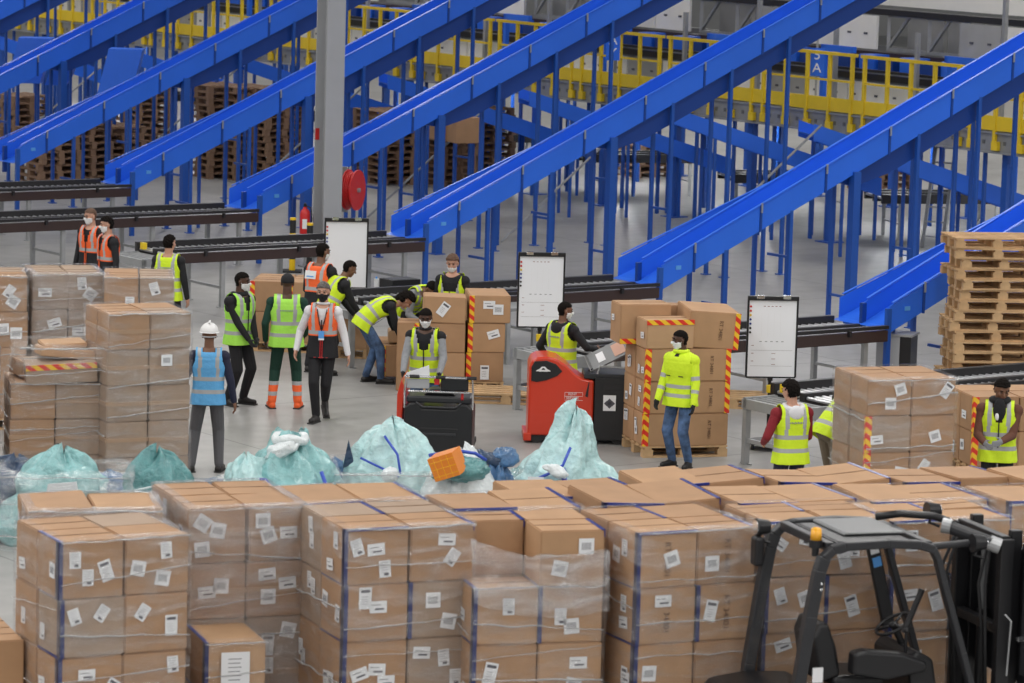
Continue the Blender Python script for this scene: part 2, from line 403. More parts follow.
# steel column
cb = at(326, 268, 0)
b = MB(); wq = .18
for y in (-.19, .17): b.box(-wq, wq, y, y+.02, 0, 9, 'column_paint')
b.box(-.012, .012, -.17, .17, 0, 9, 'column_paint'); b.box(-.36, .36, -.36, .36, 0, .03, 'galv')
col = b.build('steel_column', None, (cb.x, cb.y, 0), rad(33)); tag(col, 'tall grey steel H-beam column left of the first whiteboard', 'column')
# small red plate on the column
MB().box(-.178, -.10, .160, .168, 2.25, 2.45, 'red').build('sign_plate', col)

# hose reel and extinguisher
c = cb + Vector((.36, .42, 0))
rt = empty('fire_hose_reel', (c.x+.06, c.y, 1.35), rad(70), 'red round fire hose reel fixed behind the grey column', 'hose reel')
b = MB(); b.bar((0, -.10, 0), (0, -.08, 0), .36, 'red', 28); b.bar((0, .08, 0), (0, .10, 0), .36, 'red', 28); b.build('reel_disc', rt)
b = MB()
for k in range(5): b.path([(math.cos(t)*(.24+.018*k), -.06+.03*k, math.sin(t)*(.24+.018*k)) for t in [i*2*math.pi/24 for i in range(25)]], .022, 'red', 6)
b.build('hose_coil', rt, smooth=True)
MB().bar((0, -.14, 0), (0, .22, 0), .04, 'steel', 12).box(-.03, .03, .1, .3, -.4, .4, 'steel').build('wall_bracket', rt)
c = at(304, 268, 0)
rt = empty('fire_extinguisher', (c.x, c.y, .55), 0, 'red fire extinguisher hanging left of the grey column', 'extinguisher')
b = MB(); prof = [(.0, 0), (.085, .0), (.09, .03), (.09, .40), (.075, .46), (.035, .50), (.03, .53), (0, .53)]
b.loft([[Vector((r*math.cos(i*math.pi/8), r*math.sin(i*math.pi/8), z)) for i in range(16)] for r, z in [(max(p[0], .001), p[1]) for p in prof]], 'red'); b.build('cylinder_body', rt, smooth=True)
MB().box(-.03, .03, -.02, .08, .53, .57, 'black_plastic').box(-.015, .015, -.12, .04, .58, .60, 'black_plastic').build('valve_handle', rt)
MB().path([(.02, 0, .54), (.10, -.02, .52), (.12, -.03, .35), (.11, -.03, .15)], .012, 'rubber').build('discharge_hose', rt)
MB().box(-.04, .04, -.093, -.088, .15, .32, 'paper').build('instruction_label', rt)
MB().box(-.02, .02, .09, .2, -.55, .5, 'galv').build('mounting_post', rt)
for (px, py, nm) in ((292, 272, 'yellow and black post standing left of the red extinguisher'), (309, 278, 'yellow and black post below the red extinguisher')):
    c = at(px, py, 0); rt = empty('bollard', (c.x, c.y, 0), 0, nm, 'bollard', 'yellow black posts by the column')
    MB().bar((0, 0, .03), (0, 0, .95), .055, 'bollard_paint', 14).build('post', rt, smooth=False); MB().box(-.17, .17, -.17, .17, 0, .035, 'rubber').build('base', rt, bevel=.01)

# --- sorter platform across the back
RP = Vector((5.41, 72.17, 0))
def ploc(t, d=0.): return RP + PV*t + DV*d
deck = empty('sorter_platform', (RP.x, RP.y, 0), AL-math.pi/2, 'long raised sorter platform on blue posts across the back', 'platform')
# local x along PV
T0, T1 = -34, 6.6
b = MB().box(T0, T1, -.02, .04, 2.14, 2.52, 'galv'); b.box(T0, T1, -.08, .04, 2.14, 2.17, 'galv'); b.box(T0, T1, -.08, .04, 2.50, 2.53, 'galv')
k = T0+.1
while k < T1: b.box(k, k+.07, -.03, -.02, 2.30, 2.37, 'steel_dark'); k += .28
b.build('edge_girder', deck)
MB().box(T0, T1, 0, 6.4, 2.50, 2.56, 'galv').build('deck_plate', deck)
MB().box(T0, T1, 6.3, 6.4, 2.14, 2.52, 'galv').build('edge_girder', deck)
k = T0+.5; i = 0
while k < T1:
    for d in (.25, 6.1):
        MB().box(k-.07, k+.07, d-.07, d+.07, 0, 2.5, 'blue_post').box(k-.2, k+.2, d-.2, d+.2, 0, .02, 'blue_post').build('platform_post', deck)
    for kk, d in ((k+.6, .3), (k+1.2, 2.0), (k+1.8, .3), (k+.9, 4.2)): MB().box(kk-.03, kk+.03, d-.03, d+.03, 0, 2.4, 'blue_post').build('platform_strut', deck)
    MB().box(k-.06, k+.06, .1, 6.2, 2.3, 2.5, 'blue_deep').build('cross_beam', deck)
    k += 2.45; i += 1
# railings in sections
secs = []
k = T0
j = 0
while k < T1-1:
    n = 5; L = .66*(n-1)
    p = ploc(k, -.06); lab = 'yellow guard railing section number %d counted from the left on the raised platform' % (j+1)
    secs.append((p, L, n)); j += 1; k += L+.36
words = ['first', 'second', 'third', 'fourth', 'fifth', 'sixth', 'seventh', 'eighth', 'ninth', 'tenth', 'eleventh', 'twelfth', 'thirteenth', 'fourteenth', 'fifteenth', 'sixteenth', 'seventeenth', 'eighteenth']
rail0 = None
for j, (p, L, n) in enumerate(secs):
    if rail0 is None:
        r = empty('guard_railing', p, AL-math.pi/2)
        for i in range(n):
            MB().box(i*.66-.035, i*.66+.035, -.03, .03, 2.2, 3.66, 'yellow').box(i*.66-.035, i*.66+.12, -.05, .03, 2.2, 2.36, 'yellow').build('railing_post', r)
        MB().box(-.10, L+.12, -.035, .035, 3.63, 3.69, 'yellow').build('top_rail', r)
        MB().box(0, L+.06, -.02, .02, 3.13, 3.17, 'yellow').build('middle_rail', r)
        MB().box(-.36, L+.02, -.01, .03, 2.56, 2.82, 'yellow').build('toe_board', r); rail0 = r
    else:
        r = copy_tree(rail0); r.location = p
    tag(r, '%s section of yellow guard railing from the right, on the raised platform' % words[min(len(secs)-1-j, 17)], 'railing', 'yellow railing sections on the platform')
# sorting machine behind the walkway
mach = empty('sorting_machine', (RP.x, RP.y, 0), AL-math.pi/2, 'long sorting machine with pale panels and dark rails on the platform', 'machine')
b = MB()
b.box(T0, T1, 1.50, 1.62, 3.08, 3.20, 'black_rail').box(T0, T1, 1.35, 1.42, 3.25, 3.30, 'black_rail').box(T0, T1, 1.9, 2.0, 3.02, 3.14, 'steel_dark'); b.build('belt_rail', mach)
k = T0; i = 0
while k < T1:
    m = ('panel', 'panel', 'panel_grey', 'panel')[i % 4]; w_ = 1.16
    b = MB().box(k, k+w_, 1.6, 1.66, 2.58, 3.02, m)
    b.box(k+.15, k+.23, 1.585, 1.6, 2.75, 2.79, 'ink').box(k+.8, k+.88, 1.585, 1.6, 2.75, 2.79, 'ink'); b.build('cover_panel', mach)
    if i % 5 < 3:
        m = ('panel_grey', 'panel_grey', 'panel', 'panel', 'panel')[(i*2) % 5] if k < 5 else 'panel'
        b = MB().box(k, k+w_, 2.30, 2.36, 3.62, 4.28, m).box(k+.3, k+.4, 2.285, 2.30, 3.9, 3.94, 'ink').box(k+.8, k+.9, 2.285, 2.30, 3.9, 3.94, 'ink'); b.build('upper_panel', mach)
    else:
        b = MB()
        b.sbar((k, 2.6, 3.6), (k, 2.6, 4.35), .07, .07, 'steel').sbar((k, 2.6, 3.62), (k+w_, 2.6, 3.62), .07, .07, 'steel', (0, 1, 0)).sbar((k, 2.6, 3.65), (k+.6, 2.6, 4.3), .06, .06, 'steel', (0, 1, 0)).sbar((k, 2.6, 4.3), (k+w_, 2.6, 4.3), .07, .07, 'steel', (0, 1, 0))
        b.box(k+.1, k+w_, 3.0, 3.1, 3.5, 4.3, 'panel_grey'); b.build('truss_bay', mach)
    # blue parcel trays in a row and grey stanchions
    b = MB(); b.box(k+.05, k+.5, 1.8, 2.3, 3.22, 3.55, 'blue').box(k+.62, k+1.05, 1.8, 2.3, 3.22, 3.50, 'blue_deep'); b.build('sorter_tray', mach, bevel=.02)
    if i % 2 == 0: MB().box(k-.04, k+.04, 1.2, 1.28, 2.56, 4.1+(i % 3)*.5, 'steel').build('stanchion', mach)
    if i % 3 == 1:
        b = MB().box(k-.05, k+.05, .9, 1.0, 2.56, 3.72, 'blue').box(k-.05, k+.9, .9, 1.0, 3.62, 3.74, 'blue').build('blue_bracket', mach)
    k += 1.2; i += 1
b = MB().box(T0, T1, 2.4, 2.7, 4.30, 4.42, 'black_rail').box(T0, T1, 2.2, 2.3, 3.50, 3.58, 'brown_rail').box(T0, T1, 3.2, 3.4, 4.6, 4.72, 'brown_rail'); b.build('upper_belt_rail', mach)
MB().box(T0, T1, 3.0, 3.1, 4.46, 5.6, 'panel').build('rear_cover', mach)
MB().box(T0, T1, 3.6, 3.66, 2.56, 3.6, 'panel_grey').build('rear_cover', mach)
# aisle signs "5 / A" and its neighbour
for (px, py, tx, nm) in ((817, 62, ('5', 'A'), 'small blue sign with white 5 A behind the yellow railing'), (613, 47, ('A', 'Y'), 'small blue sign with white letters behind the upper yellow railing')):
    c = at(px, py, 3.45)
    s = empty('aisle_sign', (c.x, c.y, 3.45), 0, nm, 'sign'); MB().box(-.14, .14, 0, .02, -.27, .27, 'blue').build('sign_board', s)
    MB().box(-.02, .02, .02, .05, -.9, .5, 'steel').build('sign_post', s)
    for q, ch in enumerate(tx):
        o = child('sign_letter', text_mesh(ch, .26, 'white', .002), s, (0, -.004, .13-.25*q), (rad(90), 0, 0))
# outbound chutes on the far side, running down away from the sorter
for i in range(7):
    pe = at(719+147*(i-4), 165+19.5*(i-4), 1.0); L = 4.3; za, zb = 2.35, .95; hd_ = rad(14)
    p = pe-Vector((math.cos(hd_), math.sin(hd_), 0))*L
    r = empty('rear_chute', (p.x, p.y, 0), hd_, '%s short blue chute from the right under the raised platform' % words[6-i], 'chute', 'short blue chutes under the platform')
    for y in (0, -.9):
        MB().prism([(0, za-.10), (L, zb-.10), (L, zb+.26), (0, za+.20)], 'y', y-.01, y+.01, 'blue').build('side_wall', r)
    MB().prism([(0, za-.02), (L, zb-.02), (L, zb), (0, za)], 'y', -.9, 0, 'blue').build('slide_bed', r)
    for k in (.9, 2.1, 3.2, 4.2):
        for y in (-.02, -.88):
            z = za+(zb-za)*k/L; MB().box(k-.028, k+.028, y-.028, y+.028, 0, z-.05, 'blue_post').build('support_post', r)
    r = empty('rear_conveyor', (pe.x, pe.y, 0), hd_, '%s low black conveyor from the right under the raised platform' % words[6-i], 'conveyor', 'low black conveyors under the platform')
    for y in (.05, -.45, -.95): MB().box(0, 2.6, y-.04, y+.04, .72, .90, 'black_rail').build('side_rail', r)
    MB().box(0, 2.6, -.95, .05, .80, .84, 'roller').build('roller_bed', r)
    for k in (.4, 2.4): MB().box(k-.03, k+.03, -.95, -.9, 0, .8, 'steel').box(k-.03, k+.03, .0, .05, 0, .8, 'steel').box(k-.02, k+.02, -.95, .05, .3, .33, 'steel').build('leg_frame', r)
# blue belt housings under the platform at the left
for (px, py, sx) in ((28, 60, 1), (118, 72, 1), (60, 62, -1)):
    c = at(px, py, 2.4)
    b = MB().prism([(-.7*sx, 1.9), (.5*sx, 1.9), (.9*sx, 2.9), (-.3*sx, 2.9)] if sx > 0 else [(.9, 2.9), (.3, 1.9), (-.5, 1.9), (.1, 2.9)], 'y', -.4, .6, 'blue')
    o = b.build('belt_housing', None, (c.x, c.y, 0)); tag(o, {28: 'slanted light blue belt housing at the left edge under the platform', 118: 'slanted light blue belt housing between the two left chutes', 60: 'slanted blue belt housing second from the left edge'}[px], 'housing', 'blue belt housings')
    o.scale = (.6, .6, 1)
    MB().box(-.4, -.32, -.3, -.22, 0, 1.95, 'blue_post').box(.3, .38, -.3, -.22, 0, 1.95, 'blue_post').box(.3, .38, .4, .48, 0, 1.95, 'blue_post').build('support_frame', o)
# aluminium ladder
c = at(932, 248, 0)
r = empty('ladder', (c.x, c.y, 0), rad(-25), 'aluminium ladder leaning behind the long blue chute at the right', 'ladder')
for x in (-.2, .2): MB().sbar((x, 0, 0), (x, .8, 2.7), .06, .06, 'galv').build('rail', r)
for q in range(9): MB().box(-.2, .2, .08*q+.03, .08*q+.06, .28*(q+.7), .28*(q+.7)+.03, 'steel').build('rung', r)
# ------------------------------------------------------------------ pallets and cartons
def pallet_meshes(m):
    d = {}
    d['board'] = MB().box(-.6, .6, -.05, .05, 0, .022, m).mesh('deck_board')
    d['cross'] = MB().box(-.05, .05, -.4, .4, 0, .022, m).mesh('stringer_board')
    d['block'] = MB().box(-.07, .07, -.05, .05, 0, .078, m).mesh('block')
    d['skid'] = MB().box(-.6, .6, -.05, .05, 0, .022, m).mesh('bottom_board')
    return d
PM = {m: pallet_meshes(m) for m in ('wood', 'wood_pale', 'wood_dark')}
def pallet(loc, rz, label, m='wood', group=None, sx=1, sy=1, tilt=(0, 0)):
    r = empty('wooden_pallet', loc, rz, label, 'pallet', group); r.rotation_euler = (tilt[0], tilt[1], rz); r.scale = (sx, sy, 1)
    d = PM[m]
    for y in (-.35, 0, .35): child('bottom_board', d['skid'], r, (0, y, 0))
    for x in (-.53, 0, .53):
        child('stringer_board', d['cross'], r, (x, 0, .100))
        for y in (-.35, 0, .35): child('block', d['block'], r, (x, y, .022))
    for y in (-.35, -.175, 0, .175, .35): child('deck_board', d['board'], r, (0, y, .122))
    return r
_cm = {}
def carton_mesh(w_, d, h, m, tele=False):
    key = (round(w_, 3), round(d, 3), round(h, 3), m, tele)
    if key in _cm: return _cm[key]
    bm = bmesh.new()
    g = .006
    # body with slightly bulged faces
    bmesh.ops.create_cube(bm, size=1); bmesh.ops.scale(bm, vec=(w_, d, h), verts=bm.verts); bmesh.ops.translate(bm, vec=(0, 0, h/2), verts=bm.verts)
    bmesh.ops.bevel(bm, geom=bm.edges[:], offset=.010, segments=2, affect='EDGES')
    bmesh.ops.subdivide_edges(bm, edges=[e for e in bm.edges if e.calc_length() > .2], cuts=3, use_grid_fill=True)
    rr = random.Random(int(w_*1000+d*100+h*10)+len(_cm))
    for v in bm.verts:
        fx, fy, fz = 1-(2*v.co.x/w_)**2, 1-(2*v.co.y/d)**2, 1-(2*v.co.z/h-1)**2
        n = noise.noise(Vector((v.co.x*3+len(_cm)*7, v.co.y*3, v.co.z*3)))
        if abs(abs(v.co.y)-d/2) < .012: v.co.y += math.copysign(.006*fx*fz*(1+n), v.co.y)
        if abs(abs(v.co.x)-w_/2) < .012: v.co.x += math.copysign(.006*fy*fz*(1+n), v.co.x)
        if abs(v.co.z-h) < .012: v.co.z += .005*fx*fy*n
    me = bpy.data.meshes.new('carton'); bm.to_mesh(me); bm.free(); me.materials.append(M[m])
    if tele:  # overlapping lid edge: a thin raised collar half way up
        pass
    _cm[key] = me; return me
# shipping label meshes (unit sizes in metres)
def lab_mesh(kind):
    b = MB()
    if kind == 0: w_, h = .15, .10; b.box(-w_/2, w_/2, -.001, 0, -h/2, h/2, 'paper'); b.box(-.03, .05, -.002, -.001, -.025, -.010, 'ink'); b.box(-.06, .02, -.002, -.001, .015, .020, 'ink')
    if kind == 1:
        w_, h = .10, .14; b.box(-w_/2, w_/2, -.001, 0, -h/2, h/2, 'paper')
        for i in range(5): b.box(-.035, .03-.008*(i % 3), -.002, -.001, .05-i*.02, .053-i*.02, 'ink')
        b.box(-.01, .03, -.002, -.001, -.055, -.035, 'ink')
    if kind == 2:
        w_, h = .13, .13; b.box(-w_/2, w_/2, -.001, 0, -h/2, h/2, 'paper')
        for i in range(7): b.box(-.04+i*.012, -.035+i*.012, -.002, -.001, -.03, .03, 'ink')
    if kind == 3:
        w_, h = .11, .18; b.box(-w_/2, w_/2, -.001, 0, -h/2, h/2, 'paper'); b.box(-.04, .04, -.002, -.001, .045, .07, 'ink')
        for i in range(4): b.box(-.035, .02, -.002, -.001, .01-i*.02, .013-i*.02, 'ink')
    if kind == 4:
        w_, h = .24, .34; b.box(-w_/2, w_/2, -.001, 0, -h/2, h/2, 'paper')
        for i in range(6): b.box(-.06, .05-.01*(i % 2), -.002, -.001, .11-i*.035, .116-i*.035, 'ink')
    return b.mesh('shipping_label')
LABM = [lab_mesh(i) for i in range(5)]
TXT = text_mesh('RT 34801', .075, 'print_ink', .0008)
TXT_S = text_mesh('RT 34801', .07, 'print_ink', .0008)
_tm = {}
def tape_mesh(kind, w_, d, h):
    key = (kind, round(w_, 3), round(d, 3), round(h, 3))
    if key in _tm: return _tm[key]
    b = MB(); e = .0035; x, y = w_/2, d/2
    if kind == 'top':
        b.box(-x-e, x+e, -.03, .03, h-.004, h+e, 'tape_brown'); b.box(-x-e, -x+.002, -.03, .03, h-.10, h, 'tape_brown'); b.box(x-.002, x+e, -.03, .03, h-.10, h, 'tape_brown')
    if kind == 'mid':
        b.box(-x+.004, x-.004, -y-.0105, -y+.004, h*.5-.022, h*.5+.022, 'tape_brown'); b.box(-x-.0105, -x+.004, -y+.004, y-.004, h*.5-.022, h*.5+.022, 'tape_brown')
    if kind == 'flap':
        b.box(-x+.01, x-.01, -.0015, .0015, h-.006, h+.0045, 'seam')
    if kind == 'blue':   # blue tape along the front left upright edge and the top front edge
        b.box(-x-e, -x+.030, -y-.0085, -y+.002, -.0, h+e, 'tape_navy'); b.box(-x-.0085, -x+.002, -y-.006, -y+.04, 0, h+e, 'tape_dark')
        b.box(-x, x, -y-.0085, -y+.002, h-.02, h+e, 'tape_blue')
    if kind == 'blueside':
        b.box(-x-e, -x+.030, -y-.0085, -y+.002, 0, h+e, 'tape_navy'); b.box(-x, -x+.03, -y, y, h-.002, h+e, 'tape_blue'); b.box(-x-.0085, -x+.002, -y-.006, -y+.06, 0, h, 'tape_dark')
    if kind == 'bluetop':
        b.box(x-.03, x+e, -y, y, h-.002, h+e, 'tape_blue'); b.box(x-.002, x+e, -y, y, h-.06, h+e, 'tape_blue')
    if kind == 'hazl': b.box(-x-.004, -x+.06, -y-.009, -y+.002, 0, h, 'hazard'); b.box(-x-.009, -x+.002, -y-.006, -y+.05, 0, h, 'hazard')
    if kind == 'hazr': b.box(x-.06, x+.004, -y-.009, -y+.002, 0, h, 'hazard')
    if kind == 'hazt': b.box(-x, x, -y-.009, -y+.002, h-.06, h+e, 'hazard')
    if kind == 'hazb': b.box(-x, x, -y-.009, -y+.002, 0.005, .07, 'hazard')
    me = b.mesh('edge_tape'); _tm[key] = me; return me
TAPELAB = {'top': None, 'blue': 'blue edge tape', 'blueside': 'blue edge tape', 'bluetop': 'blue edge tape', 'hazl': 'red and yellow striped edge tape', 'hazr': 'red and yellow striped edge tape', 'hazt': 'red and yellow striped edge tape', 'hazb': 'red and yellow striped edge tape'}
def carton(loc, rz, w_, d, h, label, m='card0', tapes=('top',), nlab=(0, 0), rnd=RND, group=None, tilt=(0, 0), text=None, labs=None, name='cardboard_box', labscale=1.):
    o = bpy.data.objects.new(name, carton_mesh(w_, d, h, m)); C.objects.link(o); o.location = loc; o.rotation_euler = (tilt[0], tilt[1], rz)
    tag(o, label, 'box', group)
    tapes = [t for t in tapes if t != 'flap' or random.Random(hash(label) % 9973 if False else sum(map(ord, label))).random() < .4]
    for t in tapes:
        c = child({'top': 'packing_tape', 'mid': 'lid_seam', 'flap': 'flap_seam'}.get(t, 'edge_tape'), tape_mesh(t, w_, d, h), o)
        if TAPELAB.get(t): c['label'] = TAPELAB[t]
    slots = []
    for i in range(nlab[0]):
        for _ in range(12):
            x, z = rnd.uniform(-w_/2+.10, w_/2-.10), (rnd.uniform(.11, h-.10) if h < .6 else rnd.uniform(h-.42, h-.10))
            if all(abs(x-a)+abs(z-b) > .17 for a, b in slots): break
        else: continue
        slots.append((x, z)); k = rnd.choice((0, 0, 1, 1, 2, 2, 3))
        c = child('shipping_label', LABM[k], o, (x, -d/2-.014, z), (0, rnd.choice((0, 0, 0, .06, -.08, .2, -.3, .6)), 0)); c.scale = (labscale,)*3
    for i in range(nlab[1]):
        y, z = rnd.uniform(-d/2+.12, d/2-.12), rnd.uniform(max(.12, h-.42), h-.11)
        c = child('shipping_label', LABM[rnd.choice((0, 1, 1, 2, 3))], o, (-w_/2-.014, y, z), (0, 0, -math.pi/2)); c.rotation_euler = (0, rnd.choice((0, .1, -.1)), -math.pi/2); c.scale = (labscale,)*3
    for (k, x, z, a) in (labs or ()): c = child('shipping_label', LABM[k], o, (x, -d/2-.015, z), (0, a, 0))
    if text:
        c = child('printed_code', TXT, o, (text[0], -d/2-.0125, h/2), (rad(90), rad(90)*text[1], 0)); c.scale = (text[2],)*3
    return o
LW = ['bottom', 'second', 'third', 'fourth', 'top']
def film_shell(u0, u1, v0, v1, z0, z1, m, label, corner, rz, seed=0, amp=.012, top=.05, name='stretch_film'):
    """wrinkled film sleeve round a load, folded a little over its top edges"""
    vs = []; fs = []; n = 14; per = []
    for i in range(n): per.append((u0+(u1-u0)*i/n, v0, 0, -1))
    for i in range(n): per.append((u1, v0+(v1-v0)*i/n, 1, 0))
    for i in range(n): per.append((u1-(u1-u0)*i/n, v1, 0, 1))
    for i in range(n): per.append((u0, v1-(v1-v0)*i/n, -1, 0))
    K = len(per); nz = 26; cx, cy = (u0+u1)/2, (v0+v1)/2
    for k in range(nz+3):
        z = z0+(z1-z0)*min(k, nz)/nz
        for (x, y, nx, ny) in per:
            q = noise.noise(Vector((x*2.2+seed, y*2.2, z*5+seed)))*amp+noise.noise(Vector((x*7+seed, y*7, z*16)))*amp*.5
            px, py = x+nx*(.016+abs(q)), y+ny*(.016+abs(q))
            if k > nz:
                t = top*(k-nz); px += (cx-px)*t/max(.3, abs(u1-u0)/2)*.8; py += (cy-py)*t/max(.3, abs(v1-v0)/2)*.8
            vs.append((px, py, z+(.012 if k >= nz else 0)+(q*.5 if k > nz else 0)))
    for k in range(nz+2):
        for i in range(K): j = (i+1) % K; fs.append((k*K+i, k*K+j, (k+1)*K+j, (k+1)*K+i))
    b = MB(); b.raw(vs, fs, m); o = b.build(name, None, corner, rz, smooth=True); tag(o, label, 'plastic wrap')
    rr = random.Random(int(seed*13)+5); W_, D_ = u1-u0, v1-v0
    def wavy(f0, zs, ze, n_=18, side=0):
        pts = []
        for q in range(n_+1):
            t = q/n_; z = zs+(ze-zs)*t+.018*noise.noise(Vector((t*5+f0, seed, 0)))
            if side == 0: pts.append((u0+W_*t, v0-.026-amp*.5-.006*noise.noise(Vector((t*7, f0, seed))), z))
            else: pts.append((u0-.026-amp*.5, v0+D_*t, z))
        return pts
    nr = 0 if z1-z0 < .3 else (7 if z1-z0 > 1 else 4)
    for q in range(nr):
        z = z1-(z1-z0)*(.02+.9*(q+rr.random()*.6)/nr) if q else z1-.012
        side = 1 if q % 3 == 2 else 0
        MB().path(wavy(q*3.1, z, min(z1-.01, z+rr.uniform(-.10, .14)) if q else z, side=side), rr.uniform(.004, .010), 'film_rope', 8).build('film_crease', o, smooth=True)
    return o
def stack(desc, corner, rz, nx, ny, nz, bw, bd, bh, z0=.144, mats=('card0', 'card1'), film=None, film_lab=None, tapes=lambda i, j, k: ('top',),
          nlab=2, side=1, skip=(), jit=.008, seed=1, text=None, pal=True, pallab=None, group=None, tall=None, visible=None, pm='wood', topjit=0., labscale=1., low=0):
    """corner = front left corner on the floor; columns along local x, rows along local y (away)"""
    rnd = random.Random(seed); cx, sy = math.cos(rz), math.sin(rz); W, D = nx*bw, ny*bd
    def L(x, y, z): return Vector((corner[0]+x*cx-y*sy, corner[1]+x*sy+y*cx, z))
    if pal:
        pallet(L(W/2, D/2, z0-.144), rz, pallab or 'wooden pallet under the %s' % desc, pm, 'pallets under the box loads', W/1.2, D/.8)
    for j in range(ny):
        for i in range(nx):
            m_ = nz-1 if (j == ny-1 and i == nx-1 and nx*ny > 2) or (low == 9) or (low == 8 and j) else (2 if low == 8 else low)   # unseen lower layers: one tall carton
            ks = ([(0, m_)] if m_ > 1 else [(q_, 1) for q_ in range(m_)])+[(q_, 1) for q_ in range(m_, nz)]
            for k, kn in ks:
                if (i, j, k) in skip: continue
                q = k-nz+5
                col = '' if nx == 1 else (('left', 'right') if nx == 2 else ('left', 'middle', 'right'))[i]
                row = '' if ny == 1 else ('front', 'back')[j] if ny == 2 else ('front', 'middle', 'back')[j]
                lab = '%s carton, %s layer, %s' % ('brown' if kn == 1 else 'tall', (LW[k] if k+kn < nz else 'top'), (' '.join(x for x in (row, col) if x)+' of ' if (row or col) else '')+desc)
                jx, jy, ja = rnd.uniform(-jit, jit), rnd.uniform(-jit, jit), rnd.uniform(-.01, .01)
                tl = (0, 0); dz = 0
                if k+kn == nz and topjit: tl = (rnd.uniform(-1, 1)*topjit*.5, rnd.uniform(-1, 1)*topjit); dz = abs(tl[1])*bw/2+abs(tl[0])*bd/2; ja *= 3
                carton(L((i+.5)*bw+jx, (j+.5)*bd+jy, z0+k*bh+dz), rz+ja, bw-.012, bd-.012, bh*kn-.004, lab.replace('  ', ' '), rnd.choice(mats), tapes(i, j, k),
                       ((max(1, nlab-(rnd.random() < .45)) if nlab and j == 0 and k+kn >= nz-2 else 0), (side if i == 0 and k+kn >= nz-2 else 0)), rnd, group or 'cartons of the %s' % desc, tl, text if j == 0 else None, labscale=labscale)
    if film:
        film_shell(0, W, 0, D, z0+.02 if z0 > .1 else .02, z0+nz*bh+.004, film, film_lab or 'clear stretch film around the %s' % desc, (corner[0], corner[1], 0), rz, seed)

# ---- foreground loads (front row, left to right)
def tb(i, j, k):
    t = ['flap']
    if i == 0 and j == 0: t.append('blue' if k == 3 else 'blueside')
    elif j == 0 and (i+k) % 3 == 0: t.append('blueside')
    elif (i+j+k) % 4 == 0: t.append('bluetop')
    return t
def tleft(i, j, k): return ['flap']+(['blueside'] if i == 0 and j == 0 else [])
def tplain(i, j, k): return ['flap']
def tmid(i, j, k): return ['flap', 'mid'] if j == 0 or i == 0 else ['flap']
H2 = (2.03-.144)/4
A = at(60, 542, 2.03); stack('wrapped load nearest the left edge', A, rad(27), 2, 2, 4, .55, .52, H2, low=2, film='film', tapes=tleft, nlab=3, seed=3, mats=('card_grey', 'card1'), labscale=.95)
B = at(190, 509, 2.03); stack('shiny wrapped load left of centre', B, rad(20), 2, 2, 4, .5, .62, H2, low=2, film='film_grey', tapes=tmid, nlab=3, seed=4, mats=('card_grey', 'card1'), topjit=.03)
Cc = at(345, 529, 2.03); stack('tall load with glossy film in centre', Cc, rad(22), 2, 2, 4, .565, .585, H2, low=2, film='film', tapes=tb, nlab=3, seed=5, mats=('card1', 'card_grey'), side=2)
D0 = at(475, 532, 2.03); stack('load with torn film beside centre', D0, rad(15), 2, 2, 4, .555, .5, H2, low=2, film=None, tapes=tb, nlab=2, seed=6, skip=((0, 0, 3),), mats=('card0', 'card1'))
film_shell(0, 1.11, 0, 1.0, .16, .144+3*H2+.02, 'film', 'clear torn film around load beside centre', (D0.x, D0.y, 0), rad(15), 6, amp=.02)
# torn flap of film draped over the gap
vs = []; fs = []; nn = 16
for a in range(nn+1):
    for b_ in range(nn+1):
        u, v = a/nn, b_/nn; x = -.02+u*1.15; y = -.03-.05*v+.12*(1-v)*(1-u)
        z = 2.0-.12*u-.50*v-.10*math.sin(u*3)+.03*noise.noise(Vector((u*6, v*6, 1)))
        if u < .5: z -= .03; y -= .02*math.sin(v*9+u*5)
        vs.append((x, y-.03+.03*noise.noise(Vector((u*5, v*5, 4))), z)); 
for a in range(nn):
    for b_ in range(nn): q = a*(nn+1)+b_; fs.append((q, q+nn+1, q+nn+2, q+1))
fl = MB().raw(vs, fs, 'film_grey').build('torn_film', None, (D0.x, D0.y, 0), rad(15), smooth=True); tag(fl, 'torn sheet of shiny film hanging over the gap in the load', 'plastic wrap')
E0 = at(638, 533, 2.03); stack('load with printed codes behind forklift tail', E0, rad(25), 2, 2, 4, .555, .56, H2, low=2, film='film', tapes=tb, nlab=1, seed=7, text=(0.0, 1, 1.0), mats=('card0', 'card1'), side=2)
G0 = at(770, 531, 2.03); stack('load seen through the forklift cab', G0+Vector((.0, .35, 0)), rad(20), 2, 2, 4, .56, .46, H2, low=2, film='film', tapes=tb, nlab=2, seed=8, topjit=.02)
K0 = at(897, 530, 2.03); stack('load behind the forklift mast', K0+Vector((0, .35, 0)), rad(20), 2, 2, 4, .56, .46, H2, low=2, film='film', tapes=tb, nlab=2, seed=9, topjit=.03)
# low loads between the tall ones
Mm = at(205, 643, 1.05)
stack('low two-box stack between wrapped loads', Mm, rad(18), 1, 1, 2, .52, 1.0, .453, film='film', tapes=tleft, nlab=0, side=0, seed=10, mats=('card2',))
o = child('shipping_label', LABM[4], None, (Mm.x+.24*math.cos(rad(18))+.02, Mm.y+.05, .80), (0, 0, rad(18))); tag(o, 'large white paper sheet taped on the low box front', 'label'); o.name = 'paper_sheet'
Mr = at(268, 668, .72); stack('low load partly hidden at centre left', Mr+Vector((0, .35, 0)), rad(22), 1, 1, 1, .5, .6, .56, film=None, tapes=tplain, nlab=0, side=0, seed=11)
Lf = at(22, 640, 1.1); stack('low load in the lower left corner', Lf-Vector((1.02, .35, 0)), rad(20), 2, 2, 2, .55, .5, .478, film=None, tapes=tplain, nlab=0, side=0, seed=12)
